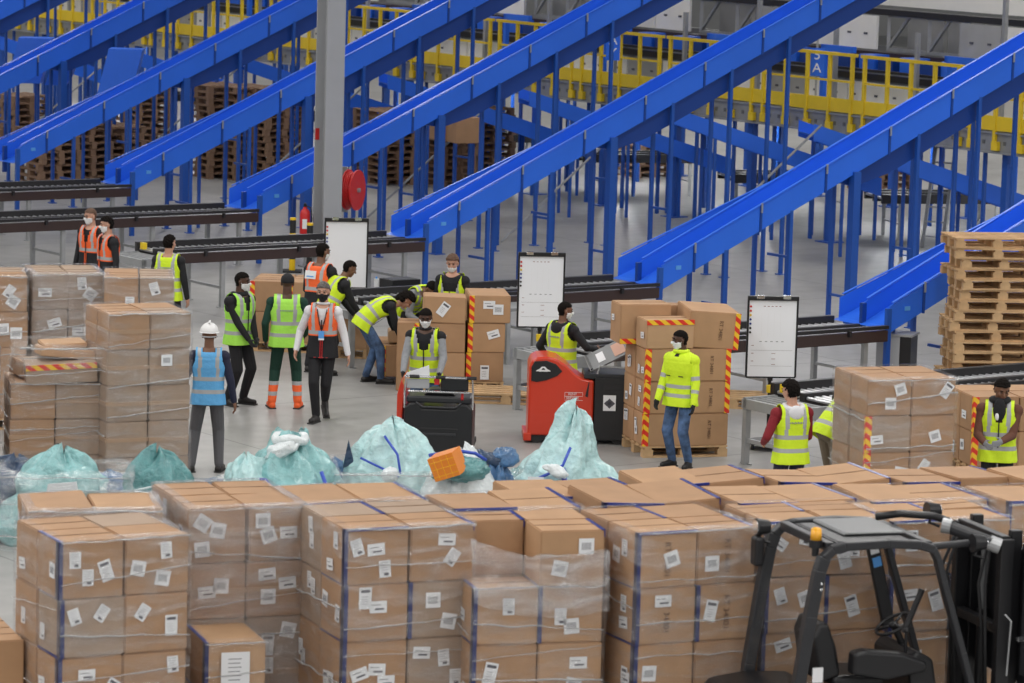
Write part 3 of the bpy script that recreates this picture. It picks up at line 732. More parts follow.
# ---- second row
A2 = at(28, 511, 2.03); stack('wrapped load behind the leftmost one', A2, rad(12), 2, 1, 4, .56, .82, H2, low=3, film='film_grey', tapes=tplain, nlab=1, seed=13, topjit=.05)
C2 = at(300, 504, 2.03); stack('load just behind the centre load', C2, rad(22), 2, 1, 4, .57, .84, H2, low=3, film='film', tapes=tb, nlab=1, seed=14, topjit=.04)
D2 = at(455, 512, 2.03); stack('load behind the torn film', D2, rad(20), 2, 1, 4, .57, .84, H2, low=2, film='film', tapes=tb, nlab=1, seed=15, topjit=.06)
E2 = at(602, 506, 2.03); stack('load behind the printed-code load', E2, rad(22), 2, 1, 4, .57, .84, H2, low=3, film=None, tapes=tb, nlab=1, seed=16, topjit=.06)
F2 = at(738, 505, 2.03); stack('second-row load above the amber beacon', F2, rad(22), 2, 1, 4, .57, .84, H2, low=3, film=None, tapes=tb, nlab=1, seed=17, topjit=.05)
G2 = at(872, 504, 2.03); stack('second-row load above the cab roof', G2, rad(22), 2, 1, 4, .57, .84, H2, low=3, film='film', tapes=tb, nlab=1, seed=18, topjit=.05)
# ---- third row (right half only)
for q, (px, py, ds) in enumerate(((522, 497, 'back-row load beside the light blue sack'), (652, 486, 'back-row load below the man in jeans'), (778, 485, 'back-row load below the red-sleeved man'), (905, 484, 'back-row load below the large wrapped cube'))):
    p = at(px, py, 2.0); stack(ds, p, rad(20+q), 2, 1, 4, .57, .78, H2-.01, low=3, film=None, tapes=tb, nlab=0, side=0, seed=20+q, topjit=.07)
p = at(1008, 504, 2.03); stack('load at the right edge behind the mast', p, rad(22), 2, 1, 4, .57, .84, H2, low=3, film='film', tapes=tb, nlab=1, side=0, seed=27, topjit=.04)
p = at(1030, 482, 2.03); stack('back-row load in the right corner', p, rad(22), 1, 1, 4, .57, .78, H2, low=3, film=None, tapes=tb, nlab=0, side=0, seed=28, topjit=.04)

# ---- middle loads on the left
h5 = .411
N1 = at(108, 314, 2.2); stack('five-high wrapped load beside the white helmet', N1, rad(23), 2, 2, 5, .49, .46, h5, film='film', tapes=tmid, nlab=0, side=0, seed=31, mats=('card_grey', 'card1'))
o = child('shipping_label', LABM[2], None, (N1.x+.70*math.cos(rad(23)), N1.y+.70*math.sin(rad(23))-.03, 1.66), (0, 0, rad(23))); tag(o, 'small white label on the right front of the five-high load', 'label')
N2 = at(10, 384, 1.37); stack('three-high load in front of the grey wrapped loads', N2, rad(12), 2, 2, 3, .51, .46, h5, film='film', tapes=tmid, nlab=0, side=0, seed=32, mats=('card_grey', 'card1'), skip=())
N3 = at(6, 385, 1.37); stack('three-high load cut off by the left edge', N3+Vector((-1.06, -.2, 0)), rad(12), 2, 2, 4, .5, .46, h5, film='film_grey', tapes=tmid, nlab=1, side=0, seed=33, mats=('card_grey', 'card1'))
# crushed boxes wrapped on top of the three-high load
cN2 = N2+Vector((math.cos(rad(12))*.5, .46, 0))
for q, (dx, dy, dz, w_, d, h, ti, nm) in enumerate(((.02, -.05, 1.385, .80, .62, .22, (.03, -.05), 'flattened carton under film on the three-high load'),
        (.05, .1, 1.62, .62, .5, .10, (-.06, .10), 'crushed thin carton on top of the flattened carton'), (.02, .15, 1.74, .50, .35, .05, (.05, -.03), 'folded cardboard sheet topmost on the crushed pile'), (-.42, .1, 1.385, .2, .5, .17, (.0, .2), 'slim tilted carton left in the crushed pile'))):
    carton((cN2.x+dx, cN2.y+dy, dz), rad(12+4*q), w_, d, h, nm, ('card_grey', 'card2', 'card2', 'card1')[q], (('flap', 'hazt') if q == 0 else ('flap',)), (0, 0), tilt=ti)
film_shell(-.48, .46, -.42, .38, 1.38, 1.80, 'film', 'clear crumpled film over the crushed pile of boxes', (cN2.x, cN2.y, 0), rad(12), 5, amp=.09, top=.09)
N4 = at(32, 274, 1.96)
h4 = (1.96-.144)/4.6
stack('grey wrapped load behind at left', N4, rad(14), 2, 2, 4, .46, .5, .454, low=2, film='film_grey', tapes=tplain, nlab=2, side=0, seed=34, mats=('card_grey',), labscale=1.15)
N5 = at(104, 277, 1.96); stack('wrapped load in front of the green-vested back', N5, rad(6), 2, 2, 4, .44, .5, .454, low=2, film='film', tapes=tplain, nlab=2, side=0, seed=35, mats=('card1', 'card_grey'), labscale=1.15)
N6 = at(30, 277, 1.96); stack('wrapped load at the left edge behind', N6+Vector((-.98, -.1, 0)), rad(10), 2, 2, 4, .48, .5, .454, low=2, film='film', tapes=tplain, nlab=2, side=0, seed=36, mats=('card_grey', 'card1'), labscale=1.15)
# ---- middle: small loads by the workers
def thz(i, j, k): return ['flap']+(['hazl'] if i == 0 and j == 0 else [])
P1 = at(249, 351, 0); stack('two-high load behind the black-jacketed man', P1, rad(-4), 2, 2, 2, .56, .5, .45, tapes=lambda i, j, k: ['flap', 'hazl'] if j == 0 else ['flap'], nlab=0, side=0, seed=41)
P2 = at(336, 358, 0); stack('single box load left of the bending pair', P2, rad(-2), 1, 1, 1, .44, .6, .46, tapes=tplain, nlab=0, side=0, seed=42)
P3 = at(381, 384, 0); stack('small load the dark-haired person bends over', P3, rad(8), 1, 2, 1, .42, .5, .44, z0=.10, tapes=thz, nlab=0, side=0, seed=43, pal=False)
P3b = at(383, 356, .56); carton((P3.x+.22, P3.y+.40, .56), rad(4), .30, .42, .16, 'low open carton behind the dark-haired bending person', 'card2', ('flap',), (0, 0))
P4 = at(421, 392, 0); stack('load directly behind the truck driver', P4, rad(2), 1, 1, 2, .60, .60, .41, tapes=tplain, nlab=1, side=0, seed=44, labscale=1.1)
carton((P4.x+.28, P4.y+.26, .144+2*.41), rad(3), .58, .5, .36, 'top carton with an orange stripe behind the truck driver', 'card0', ('flap',), (1, 0), tilt=(0, .02), labscale=1.1)
carton((P4.x-.20, P4.y+.30, .0), rad(0), .30, .5, .95, 'tall narrow carton left of the truck driver', 'card1', ('flap', 'hazr'), (0, 0))
P5 = at(466, 392, 0); stack('column right of the truck driver', P5, rad(6), 1, 2, 2, .52, .6, .41, tapes=thz, nlab=2, side=0, seed=45, labscale=1.1)
c5 = at(466, 300, 1.39); carton((P5.x+.26, P5.y+.45, .144+2*.41), rad(6), .56, .85, .38, 'topmost large carton right of the truck driver', 'card0', ('flap', 'hazl'), (2, 0), labscale=1.1)
q = at(500, 400, 0); pallet((q.x+.1, q.y, 0), rad(-3), 'empty flat wooden pallet between the two trucks', 'wood_pale')
q = at(400, 296, 1.3)
# ---- the striped load behind the man in jeans
S0 = at(643, 458, 0); rzs = rad(15)
stack('striped-edge load behind the man in jeans', S0, rzs, 2, 2, 3, .55, .47, .408, tapes=lambda i, j, k: ['flap']+(['hazl'] if i == 0 and j == 0 else [])+(['hazr'] if i == 1 and j == 0 and k > 0 else []), nlab=0, side=2, seed=51, text=(.02, 1, .8), mats=('card0',), pm='wood_pale', labscale=.8)
def SL(x, y, z): return Vector((S0.x+x*math.cos(rzs)-y*math.sin(rzs), S0.y+x*math.sin(rzs)+y*math.cos(rzs), z))
zt = .144+3*.408
carton(SL(.30, .22, zt), rad(17), .62, .42, .36, 'carton with striped top edge left of the dark-haired head', 'card2', ('flap', 'hazt'), (0, 1), tilt=(0, 0), labscale=.8)
carton(SL(.12, .68, zt), rad(14), .66, .46, .50, 'tall carton with striped bottom edge, back left atop the striped load', 'card0', ('flap', 'hazb'), (0, 1), labscale=.8)
carton(SL(.90, .42, zt+.01), rad(10), .64, .80, .46, 'large tilted carton atop the right of the striped load', 'card0', ('flap', 'hazr'), (0, 0), tilt=(.03, .06), text=(.08, 1, .85))
carton(SL(.66, .95, zt+.0), rad(0), .55, .3, .44, 'carton at the back atop the striped load', 'card1', ('flap',), (0, 0))
# ---- large wrapped cube on the right
R0 = at(868, 380, 1.78); stack('large wrapped cube of cartons on the right', R0, rad(17), 2, 2, 4, .535, .50, .41, film='film', tapes=lambda i, j, k: ['flap', 'hazl'] if (j == 0 and i == 0 and k in (1, 2)) else ['flap'], nlab=2, side=0, seed=52, mats=('card1', 'card_grey'))
T0_ = at(975, 397, 1.14); stack('striped load beside the man in brown sleeves', T0_, rad(13), 2, 2, 2, .58, .5, .426, z0=.288, tapes=lambda i, j, k: ['flap']+(['hazl'] if i == 0 and j == 0 else []), nlab=0, side=1, seed=53)
pallet((T0_.x+.55*math.cos(rad(13))-.5*math.sin(rad(13)), T0_.y+.55*math.sin(rad(13))+.5*math.cos(rad(13)), 0), rad(13), 'lower wooden pallet under the striped load at the right', 'wood', None, .97, 1.25)
q = at(905, 470, 0)
b = MB()
for (dx, s) in ((0, 1), (.22, 1)): b.prism([(dx, 0), (dx+.08, .08), (dx, .16), (dx-.08, .08)], 'y', -.004, 0, 'black_plastic')
o = b.build('marks', None, (R0.x-.52*math.sin(rad(17))*.55+.02, R0.y+.28, .0), 0); bpy.data.objects.remove(o)
# ---- tall stack of empty pallets
V0 = at(985, 404, 0); rv = random.Random(5)
ow = ['lowest', 'second', 'third', 'fourth', 'fifth', 'sixth', 'seventh', 'eighth', 'ninth', 'tenth', 'eleventh', 'twelfth', 'thirteenth', 'fourteenth', 'fifteenth', 'topmost']
for k in range(16):
    o = pallet((V0.x+.08+rv.uniform(-.07, .07), V0.y+.42+rv.uniform(-.03, .03), k*.1445), rad(8)+rv.uniform(-.08, .08), '%s wooden pallet of the tall empty stack at the right' % ow[k], 'wood_pale' if k % 3 else 'wood', 'empty pallets in the tall stack')
o = pallet((V0.x+2.4, V0.y+2.0, 0), rad(10), 'pallet lying behind the tall empty stack', 'wood')
q = at(920, 398, 0)
# pallets lying on the floor by the conveyor heads
q = at(742, 408, 0); pallet((q.x-.1, q.y+.3, 0), rad(-4), 'flat pallet right of the striped load by the whiteboard', 'wood_pale')
# ---- distant stacks of pallets under and beyond the chutes
def far_mesh(m):
    b = MB()
    for y in (-.35, 0, .35): b.box(-.6, .6, y-.05, y+.05, 0, .022, m)
    for y in (-.35, -.17, 0, .17, .35): b.box(-.6, .6, y-.05, y+.05, .12, .144, m)
    for x in (-.53, 0, .53):
        b.box(x-.06, x+.06, -.4, .4, .1, .12, m)
        for y in (-.35, 0, .35): b.box(x-.07, x+.07, y-.05, y+.05, .022, .1, m)
    return b.mesh('wooden_pallet')
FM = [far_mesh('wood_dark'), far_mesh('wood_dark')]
far = [(48, 182, 8, 'beyond the orange-vested men'), (78, 180, 9, 'behind the third chute from the left'), (112, 178, 8, 'left of the second low chute foot'), (140, 150, 11, 'behind the left chutes'), (215, 176, 14, 'left of the grey column, leftmost'), (243, 178, 14, 'left of the grey column, middle'),
       (272, 180, 14, 'nearest the left of the grey column'), (385, 182, 11, 'right of the hose reel'), (415, 182, 11, 'second right of the hose reel'), (445, 184, 11, 'third right of the hose reel'), (480, 186, 12, 'behind the long chute above the young man'), (20, 150, 9, 'by the left edge under the chutes'), (640, 175, 5, 'far behind the long chute, centre'), (880, 190, 5, 'far behind, left of the ladder')]
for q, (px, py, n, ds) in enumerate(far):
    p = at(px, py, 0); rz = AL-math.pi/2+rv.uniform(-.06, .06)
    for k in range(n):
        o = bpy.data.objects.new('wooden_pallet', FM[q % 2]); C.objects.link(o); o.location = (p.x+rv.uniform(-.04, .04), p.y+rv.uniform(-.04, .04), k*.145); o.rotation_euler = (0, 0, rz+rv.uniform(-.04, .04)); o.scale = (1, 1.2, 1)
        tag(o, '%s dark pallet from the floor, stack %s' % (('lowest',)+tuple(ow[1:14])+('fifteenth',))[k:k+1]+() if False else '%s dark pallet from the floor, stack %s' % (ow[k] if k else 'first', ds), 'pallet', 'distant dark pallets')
for (px, py, w_, nm) in ((12, 150, .9, 'distant carton at the left edge beside dark pallets'), (100, 172, .5, 'small distant carton on the floor by the dark pallets'), (462, 142, .55, 'distant carton topping the dark pallets in the centre'), (446, 140, .45, 'small distant carton beside a larger one in the centre')):
    p = at(px, py, 1.6 if px > 400 else 0); carton((p.x, p.y, 1.6 if px > 400 else 0), .4, w_, .7, .5, nm, 'card1', ('flap',), (0, 0))
# ------------------------------------------------------------------ people
def V3(*a): return Vector(a)
def person(label, pos, face, H=1.75, pz=0., lean=0., curve=0., roll=0., head=(0, 0, 0), hl=None, hr=None, fl=None, fr=None, heel=(0, 0), skin='skin_dark', hair='hair', hairlen=0,
           top='black_cloth', legs='black_cloth', hand=None, shoe='shoe', vest='hiv_yellow', mask=None, cap=None, helmet=None, jacket=False, bulk=1., elbow=(None, None), grip=False,
           patch=None, hood=None, vestlow=None, vest_open=.05, cuffs=None, scarf=False, lanyard=False, trim=None, mask_low=False, backtext=False, voxel=.0068, thin=1.0, kneeb=0.25, glasses=False, shirt=None, ponytail=False, inner=None):
    s = H/1.75
    root = empty('person', (pos[0], pos[1], 0), rad(face), label, 'person', 'workers in high-visibility clothing'); root.scale = (s, s, s)
    hand = hand or skin
    # spine ------------------------------------------------------------
    hipz = .93+pz; hip = V3(0, 0, hipz); pts = [hip]; n = 28; ds = .62/n; dirs = []
    p = hip.copy()
    for i in range(n+1):
        a = rad(lean+curve*i/n); d = V3(math.sin(rad(roll)), math.sin(a), math.cos(a)).normalized(); dirs.append(d)
        if i: p = p+d*ds; pts.append(p.copy())
    def sp(t):   # t metres above the hip joint along the spine
        if t < 0: return hip+dirs[0]*t*.999 if lean < 15 else hip+dirs[0]*t*.6+V3(0, 0, -1)*(-t)*.4, dirs[0]
        k = min(int(t/ds), n-1); return pts[k]+dirs[k]*(t-k*ds), dirs[k]
    def frame(d):
        r = V3(1, 0, 0); r = (r-d*r.dot(d)).normalized(); f_ = d.cross(r).normalized(); return r, -f_ if f_.y < 0 and d.z > .3 and False else f_
    def fr_(t):
        c, d = sp(t); r, f_ = frame(d)
        return c, d, r, f_      # r = right, f_ = front (d x r)
    prof = [(-.14, .135, .095), (-.08, .165, .115), (0, .172, .12), (.10, .155, .108), (.20, .152, .108), (.32, .172, .122), (.42, .180, .118), (.49, .160, .095), (.535, .10, .07), (.56, .06, .058)]
    def halfw(t):
        for (a, x0, y0), (b, x1, y1) in zip(prof, prof[1:]):
            if t <= b: q = max(0, (t-a)/(b-a)); return (x0+(x1-x0)*q)*bulk*thin, (y0+(y1-y0)*q)*bulk*thin
        return prof[-1][1], prof[-1][2]
    mb = MB(); prims = []
    def cap_seg(a, b, ra, rb, reg, n_=12):
        mb.bar(a, b, ra, 'skin_dark', n_, rb); mb.ell(a, (ra,)*3, 'skin_dark', n_, 8); mb.ell(b, (rb,)*3, 'skin_dark', n_, 8)
        prims.append((np.array(a), np.array(b), ra, rb, reg))
    def el(c, r, reg, T=None):
        mb.ell(c, r, 'skin_dark', 14, 10, T); m_ = min(r); prims.append((np.array(c), np.array(c)+1e-4, sum(r)/3, sum(r)/3, reg))
    rings = []
    for i in range(25):
        t = -.14+.70*i/24; c, d, r, f_ = fr_(t); a, b = halfw(t)
        if i in (0, 24): a *= .75; b *= .75
        rings.append([c+r*(math.copysign(abs(math.cos(q))**.85, math.cos(q))*a)+f_*(math.copysign(abs(math.sin(q))**.85, math.sin(q))*b) for q in [k*2*math.pi/24 for k in range(24)]])
    mb.loft(rings, 'skin_dark', True)
    for t in (-.05, .1, .25, .38): c, d, r, f_ = fr_(t); prims.append((np.array(c-r*.06), np.array(c+r*.06), .115, .115, 'top' if t > .02 else 'legs'))
    # legs -------------------------------------------------------------
    ft = {-1: V3(*(fl or (-.10, 0, 0))), 1: V3(*(fr or (.10, 0, 0)))}
    shoes = []
    for sd in (-1, 1):
        h = hip+V3(sd*.09, 0, -.03); f0 = ft[sd]; hl_ = heel[0 if sd < 0 else 1]; ank = f0+V3(0, -.045, .085+hl_)
        dv = ank-h; Ld = dv.length; l1, l2 = .43, .425
        if Ld > l1+l2-.003: Ld = l1+l2-.003; 
        a_ = math.acos(max(-1, min(1, (l1*l1+Ld*Ld-l2*l2)/(2*l1*Ld)))); dn = dv.normalized(); kn = V3(sd*.08, 1, 0); kn = (kn-dn*kn.dot(dn)).normalized()
        knee = h+dn*math.cos(a_)*l1+kn*math.sin(a_)*l1; ank = knee+(ank-knee).normalized()*l2
        j = 1.12 if legs != 'skin' else 1
        cap_seg(h, knee, .092*thin, .066*j*thin, 'legs'); cap_seg(knee, ank+V3(0, 0, .02), .066*j*thin, .056*thin, 'legs')
        toe = V3(sd*.25, 1, 0).normalized(); tz = -hl_*.9
        heelp = ank+V3(0, 0, -.045)-toe*.035; toep = heelp+toe*.20+V3(0, 0, tz)
        cap_seg(heelp, toep, .043, .036, 'shoe'); cap_seg(ank+V3(0, 0, -.02), toep-toe*.06, .046, .040, 'shoe')
        shoes.append((heelp, toep, toe, ank, knee))
    # arms -------------------------------------------------------------
    c, d, r, f_ = fr_(.455); wr = {}; arms = {}
    for sd, tgt, eh in ((-1, hl, elbow[0]), (1, hr, elbow[1])):
        sh = c+r*(sd*.178*bulk*thin)-d*.01
        tg = V3(*tgt) if tgt else V3(sd*.27, .05, hipz-.08)
        dv = tg-sh; l1, l2 = .285, .255; Ld = min(dv.length, l1+l2-.004); Ld = max(Ld, .12)
        a_ = math.acos(max(-1, min(1, (l1*l1+Ld*Ld-l2*l2)/(2*l1*Ld)))); dn = dv.normalized(); kn = V3(*(eh or (sd*.5, -1, -.2))); kn = (kn-dn*kn.dot(dn)).normalized()
        el_ = sh+dn*math.cos(a_)*l1+kn*math.sin(a_)*l1; wrp = el_+(sh+dn*Ld-el_).normalized()*l2
        k = 1.25 if jacket else (1.12 if top != 'skin' else 1.)
        el(sh, (.068*k,)*3, 'top'); cap_seg(sh, el_, .058*k, .046*k, 'arm'); cap_seg(el_, wrp, .046*k, .034*k, 'arm')
        fd = (wrp-el_).normalized(); arms[sd] = (sh, el_, wrp)
        # hand: palm, four fingers of unequal length, thumb at the side
        pn = V3(-sd, .25, 0); pn = (pn-fd*pn.dot(fd)).normalized()     # palm faces inwards
        if grip: pn = V3(0, .3, -1); pn = (pn-fd*pn.dot(fd)).normalized()
        sw = fd.cross(pn).normalized()
        if sw.y < 0: sw = -sw                                   # towards the thumb (front)
        hc = wrp+fd*.055
        el(wrp+fd*.05, (.045, .018, .052), 'hand', Matrix((sw, pn, fd)).transposed())
        prims.append((np.array(wrp+fd*.02), np.array(wrp+fd*.09), .03, .03, 'hand'))
        cu = .9 if grip else .35
        for q, (off, ln) in enumerate(((.030, .072), (.010, .080), (-.010, .074), (-.030, .058))):
            b0 = wrp+fd*.088+sw*off; d1 = (fd*math.cos(cu)+pn*math.sin(cu)); d2 = (fd*math.cos(cu*2.2)+pn*math.sin(cu*2.2))
            b1 = b0+d1*ln*.5; b2 = b1+d2*ln*.5
            cap_seg(b0, b1, .0098, .009, 'hand', 8); cap_seg(b1, b2, .009, .0078, 'hand', 8)
        t0 = wrp+fd*.035+sw*.034; td = (fd*.75+sw*.6+pn*.35).normalized(); t1 = t0+td*.035; t2 = t1+(fd*.9+pn*.45+sw*.1).normalized()*.03
        cap_seg(t0, t1, .012, .0105, 'hand', 8); cap_seg(t1, t2, .0105, .0085, 'hand', 8)
        wr[sd] = hc
    # neck and head ------------------------------------------------------
    c, d, r, f_ = fr_(.55)
    Rz = Matrix.Rotation(rad(head[0]), 3, 'Z'); hd = (Matrix.Rotation(rad(head[0]), 3, 'Z') @ Matrix.Rotation(-rad(head[1]), 3, 'X') @ Matrix.Rotation(rad(head[2]), 3, 'Y'))
    hx, hy, hz = hd @ V3(1, 0, 0), hd @ V3(0, 1, 0), hd @ V3(0, 0, 1)
    nk = c+d*.045+hz*.015; hc = nk+hz*.085+hy*.022
    cap_seg(c-d*.03, nk+hz*.03, .064, .056, 'neck')
    T = Matrix((hx, hy, hz)).transposed()
    def hp(x, y, z): return hc+hx*x+hy*y+hz*z
    el(hp(0, -.008, .030), (.076, .094, .090), 'head', T); el(hp(0, .022, -.030), (.062, .066, .078), 'head', T); el(hp(0, .045, -.082), (.036, .034, .028), 'head', T)
    cap_seg(hp(0, .082, .012), hp(0, .105, -.020), .009, .014, 'head', 8); cap_seg(hp(-.035, .076, .030), hp(.035, .076, .030), .012, .012, 'head', 8)
    el(hp(-.040, .060, -.02), (.022, .02, .022), 'head', T); el(hp(.040, .060, -.02), (.022, .02, .022), 'head', T)
    for sd in (-1, 1): el(hp(sd*.078, -.008, -.006), (.010, .020, .032), 'head', T)
    cap_seg(hp(-.018, .080, -.055), hp(.018, .080, -.055), .008, .008, 'lip' if not mask else 'head', 8)
    # remesh into one surface
    me0 = mb.mesh('b'); o0 = bpy.data.objects.new('b', me0); C.objects.link(o0)
    rm = o0.modifiers.new('r', 'REMESH'); rm.mode = 'VOXEL'; rm.voxel_size = voxel; smd = o0.modifiers.new('s', 'SMOOTH'); smd.factor = .5; smd.iterations = 2
    dg = bpy.context.evaluated_depsgraph_get(); dg.update(); me = bpy.data.meshes.new_from_object(o0.evaluated_get(dg)); bpy.data.objects.remove(o0)
    nv = len(me.vertices); co = np.empty(nv*3, 'f'); me.vertices.foreach_get('co', co); co = co.reshape(-1, 3)
    nf = len(me.polygons); fc = np.empty(nf*3, 'f'); me.polygons.foreach_get('center', fc); fc = fc.reshape(-1, 3)
    best = np.full(nf, 1e9); reg = np.zeros(nf, int); names = ['top', 'arm', 'legs', 'shoe', 'hand', 'neck', 'head', 'lip']
    for (a, b, ra, rb, rg) in prims:
        ab = b-a; L2 = max((ab**2).sum(), 1e-9); t = np.clip(((fc-a)@ab)/L2, 0, 1); dd = np.linalg.norm(fc-(a+t[:, None]*ab), axis=1)-(ra+(rb-ra)*t)
        k = dd < best; best[k] = dd[k]; reg[k] = names.index(rg)
    mm = {'top': inner or top, 'arm': top, 'legs': legs, 'shoe': shoe, 'hand': hand, 'neck': skin if not shirt else skin, 'head': skin, 'lip': 'lip' if not mask else skin}
    me.materials.clear(); used = []
    for nme in names:
        if mm[nme] not in used: used.append(mm[nme]); me.materials.append(M[mm[nme]])
    if jacket or cuffs:
        for x in ('reflective', cuffs or 'hiv_orange'):
            if x not in used: used.append(x); me.materials.append(M[x])
    idx = np.array([used.index(mm[nme]) for nme in names])[reg]
    if jacket:
        for sd in (-1, 1):
            sh, e_, w2 = [np.array(v) for v in arms[sd]]
            for a, b, t0, t1 in ((sh, e_, .70, .88), (e_, w2, .35, .53)):
                ab = b-a; t = ((fc-a)@ab)/(ab**2).sum(); dd = np.linalg.norm(fc-(a+np.clip(t, 0, 1)[:, None]*ab), axis=1)
                k = (reg == 1) & (t > t0) & (t < t1) & (dd < .085); idx[k] = used.index('reflective')
    if cuffs:
        for (hp_, tp_, toe, ank, knee) in shoes:
            z = fc[:, 2]; k = (reg == 2) & (z < .30); idx[k] = used.index(cuffs); k = (reg == 2) & (((z > .30) & (z < .35)) | ((z > .17) & (z < .22))); idx[k] = used.index('reflective')
    me.polygons.foreach_set('material_index', idx.astype('i')); me.polygons.foreach_set('use_smooth', [True]*nf); me.update()
    body = bpy.data.objects.new('body', me); C.objects.link(body); body.parent = root
    no = np.empty(nv*3, 'f'); me.vertices.foreach_get('normal', no); no = no.reshape(-1, 3)
    hcn, X, Y, Z = [np.array(v) for v in (hc, hx, hy, hz)]
    loc = np.stack([(fc-hcn)@X, (fc-hcn)@Y, (fc-hcn)@Z], 1)
    hh = (reg >= 6) | ((reg == 5) & (loc[:, 2] > -.09))
    def extract(mask_, off, m, name, jit=0.):
        ids = np.nonzero(mask_)[0]
        if len(ids) < 8: return None
        vmap = {}; vs = []; fs = []
        for i in ids:
            pv = me.polygons[i].vertices; f1 = []
            for v in pv:
                if v not in vmap:
                    vmap[v] = len(vs); o_ = off+(jit*noise.noise(Vector(co[v]*60)) if jit else 0); vs.append(tuple(co[v]+no[v]*o_))
                f1.append(vmap[v])
            fs.append(tuple(f1))
        o = MB().raw(vs, fs, m).build(name, root, smooth=True); so = o.modifiers.new('thickness', 'SOLIDIFY'); so.thickness = max(.004, off*.8); so.offset = -1; return o
    x_, y_, z_ = loc.T
    if hair and not helmet and not cap:
        hm = hh & (z_ > -.01-.05*(y_ < -.03)+.0) & ((z_ > .055+.25*np.clip(y_-.02, 0, .1)) | (y_ < -.012)) & (np.abs(x_) < .2) & ~((np.abs(x_) > .07) & (y_ > -.035) & (z_ < .03))
        extract(hm, .010+hairlen, hair, 'hair', .010 if hairlen else .003)
        if ponytail: MB().ell(hp(0, -.10, -.03), (.05, .05, .09), hair, T=T).build('hair', root, smooth=True)
    if cap:
        b = MB(); b.ell(hp(0, -.008, .035), (.088, .106, .096), cap, 20, 12, T, .42, 1.); b.build('cap', root, smooth=True)
    if helmet:
        b = MB(); b.ell(hp(0, -.005, .045), (.110, .130, .110), 'white', 24, 14, T, .5, 1.); rr = []
        for q in (1.0, 1.10): rr.append([hp(.110*q*math.cos(t), -.005+.130*q*math.sin(t)*(1.04 if math.sin(t) > 0 else 1), .047-(.006 if q > 1 else 0)) for t in [i*math.pi/12 for i in range(24)]])
        b.loft(rr, 'white'); b.box(-.012, .012, -.09, .1, .15, .165, 'white', T=Matrix.Translation(hc) @ T.to_4x4()); b.build('hard_hat', root, smooth=True)
        MB().path([hp(.095*math.cos(t), -.01+.115*math.sin(t), -.005) for t in [math.pi+.2+i*(math.pi-.4)/10 for i in range(11)]], .008, 'reflective').build('helmet_strap', root)
    if mask:
        zl = -.018-(.03 if mask_low else 0)
        mk = hh & (z_ < zl+.10*np.clip(y_-.09, 0, 1)+.012*(np.abs(x_) < .02)) & (z_ > -.115) & (y_ > .012+.0)
        extract(mk, .008, mask, 'face_mask')
        b = MB()
        for sd in (-1, 1): b.path([hp(sd*.064, .035, -.03), hp(sd*.078, .01, -.015), hp(sd*.084, -.014, .01)], .0028, mask, 6)
        b.build('mask_strap', root)
    b = MB()
    for sd in (-1, 1): b.ell(hp(sd*.031, .083, .010), (.013, .007, .007), 'eye', 10, 8, T)
    b.build('eyes', root, smooth=True)
    b = MB()
    for sd in (-1, 1): b.bar(hp(sd*.016, .091, .034), hp(sd*.050, .080, .036), .0048, hair or 'hair', 6)
    b.build('eyebrows', root)
    if glasses:
        b = MB()
        for sd in (-1, 1): b.path([hp(sd*.031+.02*math.cos(t), .098, .008+.014*math.sin(t)) for t in [i*math.pi/6 for i in range(13)]], .0025, 'eye', 6)
        b.bar(hp(-.01, .1, .01), hp(.01, .1, .01), .0025, 'eye', 6); b.build('glasses', root)
    # vest ---------------------------------------------------------------
    if vest:
        ts = []; t = -.12 if not jacket else -.13
        while t < .555: ts.append(t); t += .0095
        NU = 72; b = MB(); ml = [vest, 'reflective', vestlow or vest]; vs = []; info = []
        mg = .030 if not jacket else .045
        for t in ts:
            c, d, r, f_ = fr_(t); tt = min(t, .46); a, bb = halfw(max(tt, -.0)); a = max(a, .158*bulk*thin)+mg; bb = max(bb, .112*bulk*thin)+mg-.004
            if t < 0: a += -.10*t; bb += -.12*t
            if t > .44: q = min(1, (t-.44)/.11); a *= (1-.42*q*q if jacket else 1); bb *= math.sqrt(max(.02, 1-q*q*.93)); 
            for k in range(NU):
                q = 2*math.pi*k/NU; x = math.copysign(abs(math.cos(q))**.72, math.cos(q)); y = math.copysign(abs(math.sin(q))**.80, math.sin(q))
                wv = .004*noise.noise(Vector((x*4+face, y*4, t*9)))+(.006*math.sin(9*q+face)*max(0, .12-t)*4)
                vs.append(c+r*(x*(a+wv))+f_*(y*(bb+wv))); info.append((x*a, y))
        fs = []; fm = []
        for i in range(len(ts)-1):
            t = (ts[i]+ts[i+1])/2
            for k in range(NU):
                x, y = info[i*NU+k]; k2 = (k+1) % NU; x = (x+info[i*NU+k2][0])/2; y = (y+info[i*NU+k2][1])/2; ax = abs(x)
                if not jacket:
                    if t > .30 and ax > .175*bulk*thin-.02*min(1, (t-.30)/.15)+.028*(t < .40)*(1-(t-.3)/.1): continue   # armholes
                    if y > 0 and ax < (t-.28)*.30+vest_open*.1 and t > .30: continue                # V neck
                    if y <= 0 and t > .51 and ax < .07: continue
                    if y > 0 and ax < .006: continue
                else:
                    if t > .535 and ax < .05: continue
                    if t > .42 and ax > .19: continue
                m_ = vest
                if vestlow and t < .16: m_ = vestlow
                bands = ((.015, .065), (.165, .215)) if not vestlow else ((.17, .22),)
                if jacket: bands = ((-.02, .03), (.10, .15))
                if any(a <= t <= b_ for a, b_ in bands): m_ = 'reflective'
                if .085 < ax < .128 and t > bands[-1][1] and not jacket: m_ = 'reflective'
                if jacket and ax < .016 and y > 0: m_ = 'black_cloth'
                fs.append((i*NU+k, i*NU+k2, (i+1)*NU+k2, (i+1)*NU+k)); fm.append(b.mi(m_))
